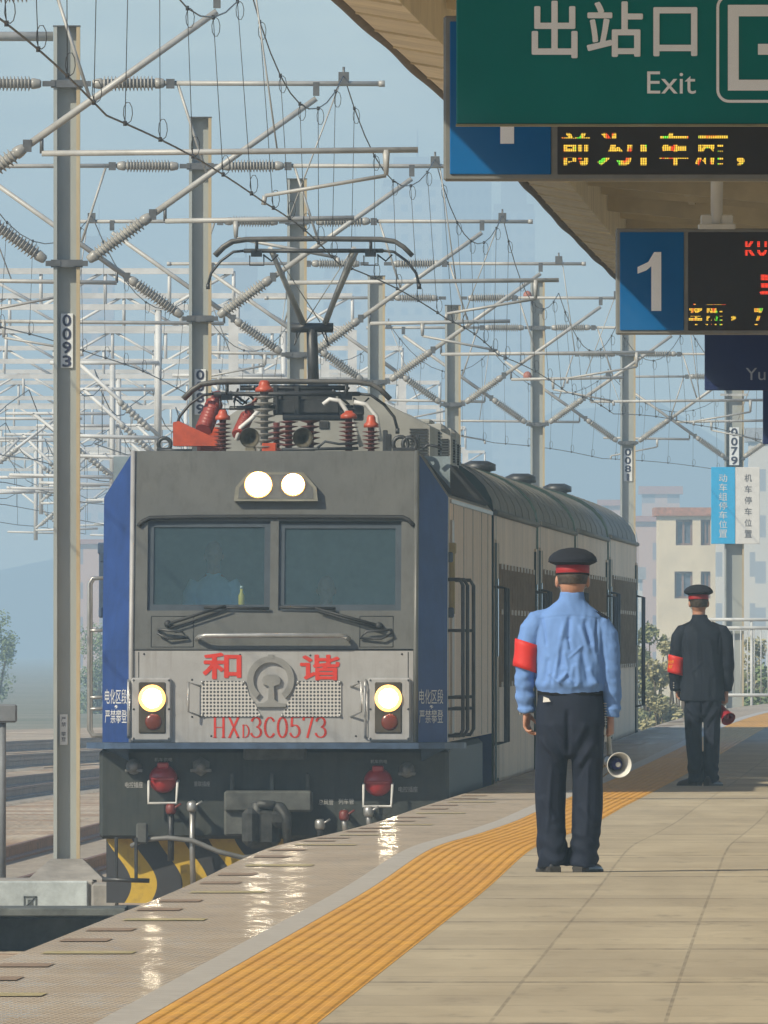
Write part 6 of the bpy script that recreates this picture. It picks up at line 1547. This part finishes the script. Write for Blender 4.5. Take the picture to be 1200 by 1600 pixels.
def foldst(co, no):
    x, z = co[:, 0], co[:, 2]
    d = .0013 * wob(co, 24, (1, 1, .5), 2) + .0034 * wob(co, 11, (1, 1, .8), 9)
    L = [(-.15, .72, -.06, .60, .007, .016), (-.13, .66, -.04, .56, -.006, .015), (.05, .58, .13, .70, .007, .018), (.03, .50, .10, .62, -.006, .016), (-.01, .86, -.01, .66, -.010, .014), (-.10, .80, -.03, .70, .006, .02), (.08, .80, .03, .70, .006, .02), (-.15, .40, -.08, .28, .006, .02), (.06, .36, .13, .26, .006, .02), (-.10, .55, -.12, .25, .006, .012), (.10, .55, .09, .22, .006, .012)]
    for q_ in L: d = d + 1.6 * fold(co, no, *q_)
    k = np.clip((.26 - z) / .16, 0, 1)
    d = d + k * (.007 * np.sin(z * 70 + 18 * np.abs(x) + 2.5 * wob(co, 10, (1, 1, 1), 8)) + .002 * wob(co, 40))
    return d
tro = remeshed(tr_, 'trousers', M_trou, p1, .0058, 3, foldst)
mb = MB(); rows = [[(.004 + (.176 + dx_) * np.sign(math.cos(a)) * abs(math.cos(a)) ** .84, (.122 + dx_) * np.sign(math.sin(a)) * abs(math.sin(a)) ** .84, z_) for a in np.linspace(0, 2 * math.pi, 49)] for z_, dx_ in ((.958, .0), (.960, .003), (.985, .004), (.988, 0))]; mb.grid(rows); mb.build('belt', M_belt, p1)
mb = MB(); mb.add([(hx(848), -.118, hz(1098)), (hx(860), -.124, hz(1097)), (hx(857), -.126, hz(1092)), (hx(849), -.121, hz(1089)), (hx(848), -.1215, hz(1098)), (hx(860), -.1275, hz(1097)), (hx(857), -.1295, hz(1092)), (hx(849), -.1245, hz(1089))], [(0, 1, 2, 3), (7, 6, 5, 4), (0, 4, 5, 1), (1, 5, 6, 2), (2, 6, 7, 3), (3, 7, 4, 0)])
pap = mb.build('note_paper', mat('paper_white', (.72, .72, .70), .8), None); pap.parent = None; pap.scale = p1.scale; pap.location = p1.location; tag(pap, 'folded white paper sticking out of a back trouser pocket', 'paper')
shoe(p1, hx(861), -.02, 14); shoe(p1, hx(912), -.02, -24)
mb = MB(); c_ = Vector(SL1[-1]); mb.path([c_ + Vector((.034 * math.cos(a), .030 * math.sin(a), -.006)) for a in np.linspace(0, 6.283, 21)[:-1]], .008, 6, closed=True); mb.bevbox(c_ + Vector((-.035, .0, -.006)), (.012, .034, .034), .004)
wt = mb.build('wristwatch', M_metal, None); wt.scale = p1.scale; wt.location = p1.location; tag(wt, 'steel wristwatch on the left wrist of the worker in the blue shirt', 'watch')
mb = MB(); k_ = Vector((hx(945), -.02, hz(1100)))
for i in range(9): mb.path([k_ + Vector((.009 * math.cos(a) + .003 * (i % 2), .008 * math.sin(a), -.014 * i)) for a in np.linspace(0, 6.283, 9)[:-1]], .0022, 4, closed=True)
mb.bevbox(k_ + Vector((-.001, -.004, -.15)), (.014, .012, .042), .003); mb.bevbox(k_ + Vector((.004, -.004, -.19)), (.012, .006, .035), .002)
kc = mb.build('key_chain', M_cable, None); kc.scale = p1.scale; kc.location = p1.location; tag(kc, 'pale key chain hanging from the right hip of the blue shirted worker', 'key chain')

M_mp = mat('megaphone_white', (.66, .66, .63), .35, var=.05); M_mpb = mat('megaphone_blue', (.02, .03, .16), .35, var=.08); M_mpr = mat('megaphone_red', (.30, .012, .025), .35, var=.08)
def megaphone(label, loc, axis, grip, m, mi, s=1.0):
    """horn with rolled rim, inner reflector cone, driver barrel and pistol grip"""
    o = thing('megaphone', label, 'megaphone', loc); a = Vector(axis).normalized()
    mb = MB(); prof = [(.225, .036), (.20, .040), (.16, .042), (.11, .050), (.05, .064), (.015, .074), (.0, .080), (-.004, .079), (-.002, .075), (.02, .068), (.06, .056), (.11, .043)]
    mb.lathe((0, 0, 0), -a, [(t * s, r_ * s) for t, r_ in prof], 32, cap=False); mb.build('horn', m, o)
    mb = MB(); mb.lathe((0, 0, 0), -a, [(t * s, r_ * s) for t, r_ in ((.11, .0435), (.07, .036), (.05, .034), (.045, .026), (.03, .022), (.028, .012))], 24, cap=False); rf = mb.build('reflector', mi, o)
    mb = MB(); mb.lathe(-a * .032 * s, a, [(0, .0165 * s), (.008, .015 * s), (.010, .010 * s), (.011, .001)], 16, cap=False); mb.build('centre_cap', m, rf)
    mb = MB(); mb.lathe(-a * .225 * s, -a, [(0, .040 * s), (.05 * s, .042 * s), (.062 * s, .036 * s), (.064 * s, .01)], 20); mb.build('barrel', M_galv if m is M_mp else m, o)
    g_ = Vector(grip) - Vector(loc); b_ = -a * .20 * s
    mb = MB(); mb.path([b_ + Vector((0, 0, .02)), b_ + (g_ - b_) * .5, g_, g_ + (g_ - b_).normalized() * .03], [.018, .015, .016, .017], 10); mb.bevbox(b_ + (g_ - b_) * .4, (.03, .03, .05), .008); mb.build('grip', M_galv, o)
    mb = MB(); mb.path([b_ + Vector((-.03, 0, -.02)), b_ + Vector((-.06, .02, -.05)), b_ + Vector((-.05, -.03, -.09)), b_ + Vector((.0, -.04, -.05))], .004, 5); mb.build('strap', mat('strap_tan', (.32, .25, .15), .7), o)
    return o
gp = p1.location + (HW + Vector((-.012, .035, -.095))) * SC1
megaphone('white megaphone with blue inner cone in the right hand of the blue shirted worker', p1.location + Vector((hx(967.5), -.06, hz(1196))) * SC1, (.28, -1, -.10), gp, M_mp, M_mpb, .90)

# ---- second railwayman: dark uniform coat
Y2 = 208.0; K2 = F / Y2
def gx(px): return (px - 1098) / K2
def gz(py): return (1228.5 - py) / K2
p2 = thing('person', 'railway worker in a dark navy uniform coat with a red armband, farther along the platform', 'person', ((1098 - 600) / K2, Y2, pz(Y2) + .02))
HC2 = (gx(1092), .02, gz(942)); k2 = 1.0
TL2 = [(-.13, 0, 1.415), (-.180, -.002, 1.395), (-.216, -.006, 1.34), (-.232, -.010, 1.24), (-.243, -.012, 1.12), (-.247, .0, 1.03), (-.246, .015, .95), (-.242, .03, .86)]
TR2 = [(.12, 0, 1.415), (.168, -.002, 1.395), (.202, -.006, 1.34), (.214, -.010, 1.24), (.222, -.012, 1.12), (.224, .0, 1.03), (.222, .015, .95), (.215, .03, .86)]
body = MB(); head(body, HC2, 1.03)
body.loft([(0, 0, .78, .14, .09), (0, 0, .95, .14, .09), (0, 0, 1.15, .155, .10), (0, 0, 1.32, .17, .095), (-.01, -.004, 1.42, .15, .075), (-.025, 0, 1.49, .08, .06)], 24)
for S_ in (TL2, TR2): body.path(S_, [.04, .046, .048, .045, .042, .04, .036, .030], 12)
for sg, xs_ in ((-1, (-.075, -.075, -.07)), (1, (.08, .075, .07))): body.path([(xs_[0], 0, .68), (xs_[1], .0, .42), (xs_[2], -.01, .07)], [.075, .055, .04], 12)
for x_ in (-.085, .075): body.ell((x_, .03, .045), (.035, .085, .03), 12, 8)
hand(body, Vector(TL2[-1]) + Vector((.012, .0, .03)), (.10, .10, -1), (.85, -.25, .05), (.30, .85, .08), 1.0, (34, 44, 36))
HW2 = Vector((.212, .03, .84)); hand(body, HW2, (.0, .06, -1), (-.85, .35, 0), (.30, .85, .1), .98, (62, 78, 52), thumb=.6)
remeshed(body, 'body', M_skin, p2, .006, 2)
hair(p2, HC2, 1.03, -.040); cap(p2, (HC2[0] - .003, HC2[1] - .004, gz(941) + .022), 1.03, R(-4))
mb = MB(); mb.ell((HC2[0] - .004, HC2[1] + .055, HC2[2] - .058), (.067, .062, .055), 18, 12)
for sg in (-1, 1): mb.path([(HC2[0] + sg * .082, HC2[1] - .012, HC2[2] + .012), (HC2[0] + sg * .080, HC2[1] + .01, HC2[2] - .04), (HC2[0] + sg * .062, HC2[1] + .06, HC2[2] - .05)], .003, 5)
mb.build('face_mask', M_mask, p2)
ct = MB()
ct.loft([(-.002, 0, .765, .205, .145), (-.002, 0, .80, .204, .145), (-.002, 0, .95, .192, .135), (-.002, 0, 1.08, .186, .128), (-.003, 0, 1.20, .194, .126), (-.004, 0, 1.32, .202, .120), (-.005, 0, 1.39, .198, .106), (-.010, -.002, 1.435, .165, .09), (-.018, 0, 1.475, .105, .075), (-.026, .004, 1.51, .074, .068), (-.028, .006, 1.545, .068, .066)], 32, 2.5)
for S_, r_ in ((TL2, [.05, .068, .071, .066, .062, .060, .058, .053]), (TR2, [.05, .067, .070, .066, .062, .060, .058, .053])): ct.path(S_, r_, 18)
def foldsc(co, no):
    x, z = co[:, 0], co[:, 2]; arm = (x < -.19) | (x > .183)
    d = .0014 * wob(co, 20, (1, 1, .4)) - .004 * np.exp(-((x + .004) / .005) ** 2) * (no[:, 1] < -.3) * (~arm) * np.clip((1.3 - z) / .1, 0, 1)
    for q_ in [(-.05, 1.36, -.06, 1.10, .006, .02), (-.10, 1.25, -.07, .95, -.006, .02), (.07, 1.30, .10, 1.02, .006, .02), (.0, 1.12, -.10, 1.03, .005, .014), (.02, 1.10, .12, 1.02, .005, .014), (-.08, .98, -.09, .80, .006, .022), (.09, .98, .08, .80, -.006, .022), (-.16, 1.36, -.15, 1.20, -.007, .010), (.15, 1.36, .145, 1.2, -.007, .010)]: d = d + fold(co, no, *q_) * ~arm
    return d + arm * .0035 * np.sin(z * 60 + 20 * np.abs(x) + 2.5 * wob(co, 9, (1, 1, 1), 10)) * np.clip((1.2 - z) / .15, .1, 1)
remeshed(ct, 'coat', M_coat, p2, .0065, 3, foldsc)
mb = MB()
for i in range(3): mb.ell((-.262, -.042 + .004 * i, .885 + .022 * i), (.007, .006, .007), 8, 6)
mb.build('sleeve_buttons', M_metal, p2)
ab = armband(p2, ((-.236, -.012, gz(1026)), (-.245, -.010, gz(1054))), (.0725, .071), 0, 0, M_arm, slant=.014)
mb = MB()
def abm(u, v):
    a = R(196) + u * R(58); c = Vector((-.2405, -.011, gz(1040))); return (c.x + .0775 * math.cos(a) + .002, c.y + .082 * math.sin(a), c.z + v - .012 * math.cos(a) * 0 + .010)
text(mb, '安全员', (.02, .004, .98, .036), abm, .03); text(mb, '值班', (.12, -.040, .86, -.008), abm, .03)
mb.build('armband_lettering', mat('orange_print', (.75, .26, .02), .6), ab, fix=False)
for sg in (-1, 1):
    mb = MB(); x0, x1 = (-.115, -.215) if sg < 0 else (.085, .195)
    mb.add([(x0, -.04, 1.468), (x1, -.04, 1.425), (x1, .04, 1.425), (x0, .05, 1.475), (x0, -.04, 1.480), (x1, -.04, 1.439), (x1, .04, 1.439), (x0, .05, 1.487)], [(0, 3, 2, 1), (4, 5, 6, 7), (0, 1, 5, 4), (1, 2, 6, 5), (2, 3, 7, 6), (3, 0, 4, 7)]); mb.build('epaulette', M_capn, p2)
tr_ = MB()
tr_.loft([(0, 0, .615, .03, .07), (0, 0, .64, .10, .10), (0, .0, .68, .14, .115), (0, 0, .73, .165, .125), (0, -.004, .80, .175, .13), (0, 0, .92, .17, .122)], 32, 2.4)
tr_.path([(-.082, -.002, .80), (-.085, -.002, .66), (-.085, .002, .48), (-.080, .0, .34), (-.066, -.006, .20), (-.058, -.004, .10), (-.055, .0, .035)], [.085, .082, .074, .072, .072, .074, .074], 24, ref=(1, 0, 0), ry=[.115, .11, .092, .09, .094, .10, .104], e=2.2)
tr_.path([(.082, -.002, .80), (.084, -.002, .66), (.082, .002, .48), (.080, .0, .34), (.076, .0, .20), (.078, .004, .10), (.08, .01, .035)], [.085, .082, .074, .07, .068, .066, .066], 24, ref=(1, 0, 0), ry=[.115, .11, .092, .09, .094, .10, .104], e=2.2)
remeshed(tr_, 'trousers', M_trou, p2, .0065, 3, foldst)
shoe(p2, gx(1083), -.01, 42, 1.02); shoe(p2, gx(1110), -.03, -26, 1.02)
gp = p2.location + HW2 + Vector((-.012, .035, -.095))
megaphone('dark red megaphone held in the right hand of the worker in the navy coat', p2.location + Vector((gx(1138), -.05, gz(1124))), (.42, -.72, -.60), gp, M_mpr, M_mpr, .86)

# ---- two people behind the windscreens of the locomotive
def cab_person(px, py_head, yl, label, shirt, low):
    a = LP(px, py_head, yl); hz_ = a[1]; p = loco.matrix_basis @ Vector((a[0], yl, 0))
    o = thing('person', label, 'person', (p.x, p.y, 0), yaw + math.pi)
    body = MB(); head(body, (0, .02, hz_), 1.0); b0 = hz_ - .62
    body.loft([(0, 0, b0, .12, .09), (0, 0, hz_ - .35, .14, .09), (0, 0, hz_ - .22, .12, .075), (0, 0, hz_ - .15, .06, .055)], 20)
    for s_ in (-1, 1): 
        AR = [(s_ * .17, .0, hz_ - .23), (s_ * .22, .03, hz_ - .38), (s_ * .22, .14, hz_ - .52), (s_ * .14, .32, hz_ - .54)]; body.path(AR, [.045, .042, .036, .028], 10)
        hand(body, AR[-1], (-s_ * .2, 1, -.2), (0, 0, -1), (-s_, 0, 0), .95, (20, 30, 20))
    remeshed(body, 'body', M_skin, o, .010, 2); hair(o, (0, .02, hz_), 1.0, -.05)
    c = MB(); c.loft([(0, 0, b0 + .02, .165, .12), (0, 0, hz_ - .45, .175, .12), (0, 0, hz_ - .30, .18, .115), (0, 0, hz_ - .235, .15, .09), (0, 0, hz_ - .175, .075, .065), (0, 0, hz_ - .15, .066, .06)], 24)
    for s_ in (-1, 1): c.path([(s_ * .15, 0, hz_ - .235), (s_ * .21, .02, hz_ - .34), (s_ * .22, .12, hz_ - .50), (s_ * .16, .27, hz_ - .54)], [.07, .062, .055, .045], 14)
    remeshed(c, 'shirt', shirt, o, .010, 3)
    return o
cab_person(334, 868, 1.35, 'driver in a blue shirt behind the left windscreen of the locomotive', cloth('driver_shirt_blue', (.45, .75, 1.0)), False)
cab_person(510, 922, 1.5, 'second crew member sitting low behind the right windscreen', cloth('crew_shirt_teal', (.22, .48, .60)), True)
a = LP(377, 936, .55); p = loco.matrix_basis @ Vector((a[0], .62, 0)); bt = thing('bottle', 'small yellow bottle standing inside the left windscreen', 'bottle', (p.x, p.y, a[1] - .08), 0)
mb = MB(); mb.lathe((0, 0, 0), (0, 0, 1), [(0, .022), (.01, .028), (.11, .028), (.14, .012), (.17, .012)], 14); mb.build('bottle_body', mat('bottle_yellow', (.7, .50, .06), .4), bt)
mb = MB(); mb.lathe((0, 0, .17), (0, 0, 1), [(0, .014), (.025, .014)], 12); mb.build('cap', M_mp, bt)

bpy.data.objects.remove(_to)

# parts that were drawn together but stand apart become parts of their own
def split_pieces(o):
    me = o.data; n = len(me.vertices); lab_ = np.arange(n); ed = np.array([e.vertices[:] for e in me.edges])
    while True:
        m_ = np.minimum(lab_[ed[:, 0]], lab_[ed[:, 1]]); new = lab_.copy(); np.minimum.at(new, ed[:, 0], m_); np.minimum.at(new, ed[:, 1], m_)
        new = new[new]
        if (new == lab_).all(): break
        lab_ = new
    ids, isl = np.unique(lab_, return_inverse=True); co = np.array([v.co[:] for v in me.vertices]); k = len(ids)
    lo = np.array([co[isl == i].min(0) for i in range(k)]); hi = np.array([co[isl == i].max(0) for i in range(k)]); sz = (hi - lo).max(1); grp = list(range(k))
    for i in range(k):
        for j in range(i):
            gap = np.maximum(0, np.maximum(lo[i] - hi[j], lo[j] - hi[i]))
            if np.linalg.norm(gap) <= max(.02, .5 * max(sz[i], sz[j])):
                a, b = grp[i], grp[j]; grp = [b if g_ == a else g_ for g_ in grp]
    grp = np.array(grp)[isl]
    if len(set(grp)) < 2: return
    for g_ in sorted(set(grp)):
        idx = {int(v): i for i, v in enumerate(np.nonzero(grp == g_)[0])}; fs = [p for p in me.polygons if p.vertices[0] in idx]
        nm_ = bpy.data.meshes.new(me.name); nm_.from_pydata([tuple(co[v]) for v in idx], [], [[idx[v] for v in p.vertices] for p in fs])
        for m_ in me.materials: nm_.materials.append(m_)
        nm_.polygons.foreach_set('use_smooth', [p.use_smooth for p in fs]); nm_.update()
        q_ = o.copy(); q_.data = nm_; COL.objects.link(q_); q_.name = o.name.split('.')[0]
    bpy.data.objects.remove(o)
SPLIT = ('bolt', 'bow_horn', 'bracket', 'clamp', 'end_wall', 'handrail', 'hinge', 'insulator_base', 'louvre', 'name_lettering', 'panel_seam', 'rail', 'roof_pipe', 'screw', 'stay_tube', 'stencil_lettering', 'strap')
for o in [o for o in bpy.data.objects if o.type == 'MESH' and o.name.split('.')[0] in SPLIT and o.parent is not None and not o.children]: split_pieces(o)

# ------------------------------------------------------------------ haze
mb = MB(); x0, x1, y0, y1, zb0, zt1 = -950, 950, -40, 6400, -6, 120
mb.add([(x0, y0, zb0), (x1, y0, zb0), (x1, y1, zb0), (x0, y1, zb0), (x0, y0, zt1), (x1, y0, zt1), (x1, y1, zt1), (x0, y1, zt1)], [(0, 3, 2, 1), (4, 5, 6, 7), (0, 1, 5, 4), (1, 2, 6, 5), (2, 3, 7, 6), (3, 0, 4, 7)])
hm = bpy.data.materials.new('haze_air'); hm.use_nodes = True; nn_ = hm.node_tree.nodes; nn_.clear()
out = nn_.new('ShaderNodeOutputMaterial'); pv = nn_.new('ShaderNodeVolumePrincipled'); pv.inputs['Color'].default_value = (.57, .80, 1.0, 1); pv.inputs['Density'].default_value = .00043; pv.inputs['Anisotropy'].default_value = -.3
hm.node_tree.links.new(pv.outputs[0], out.inputs['Volume'])
hz_o = mb.build('haze', hm); tag(hz_o, kind='stuff')
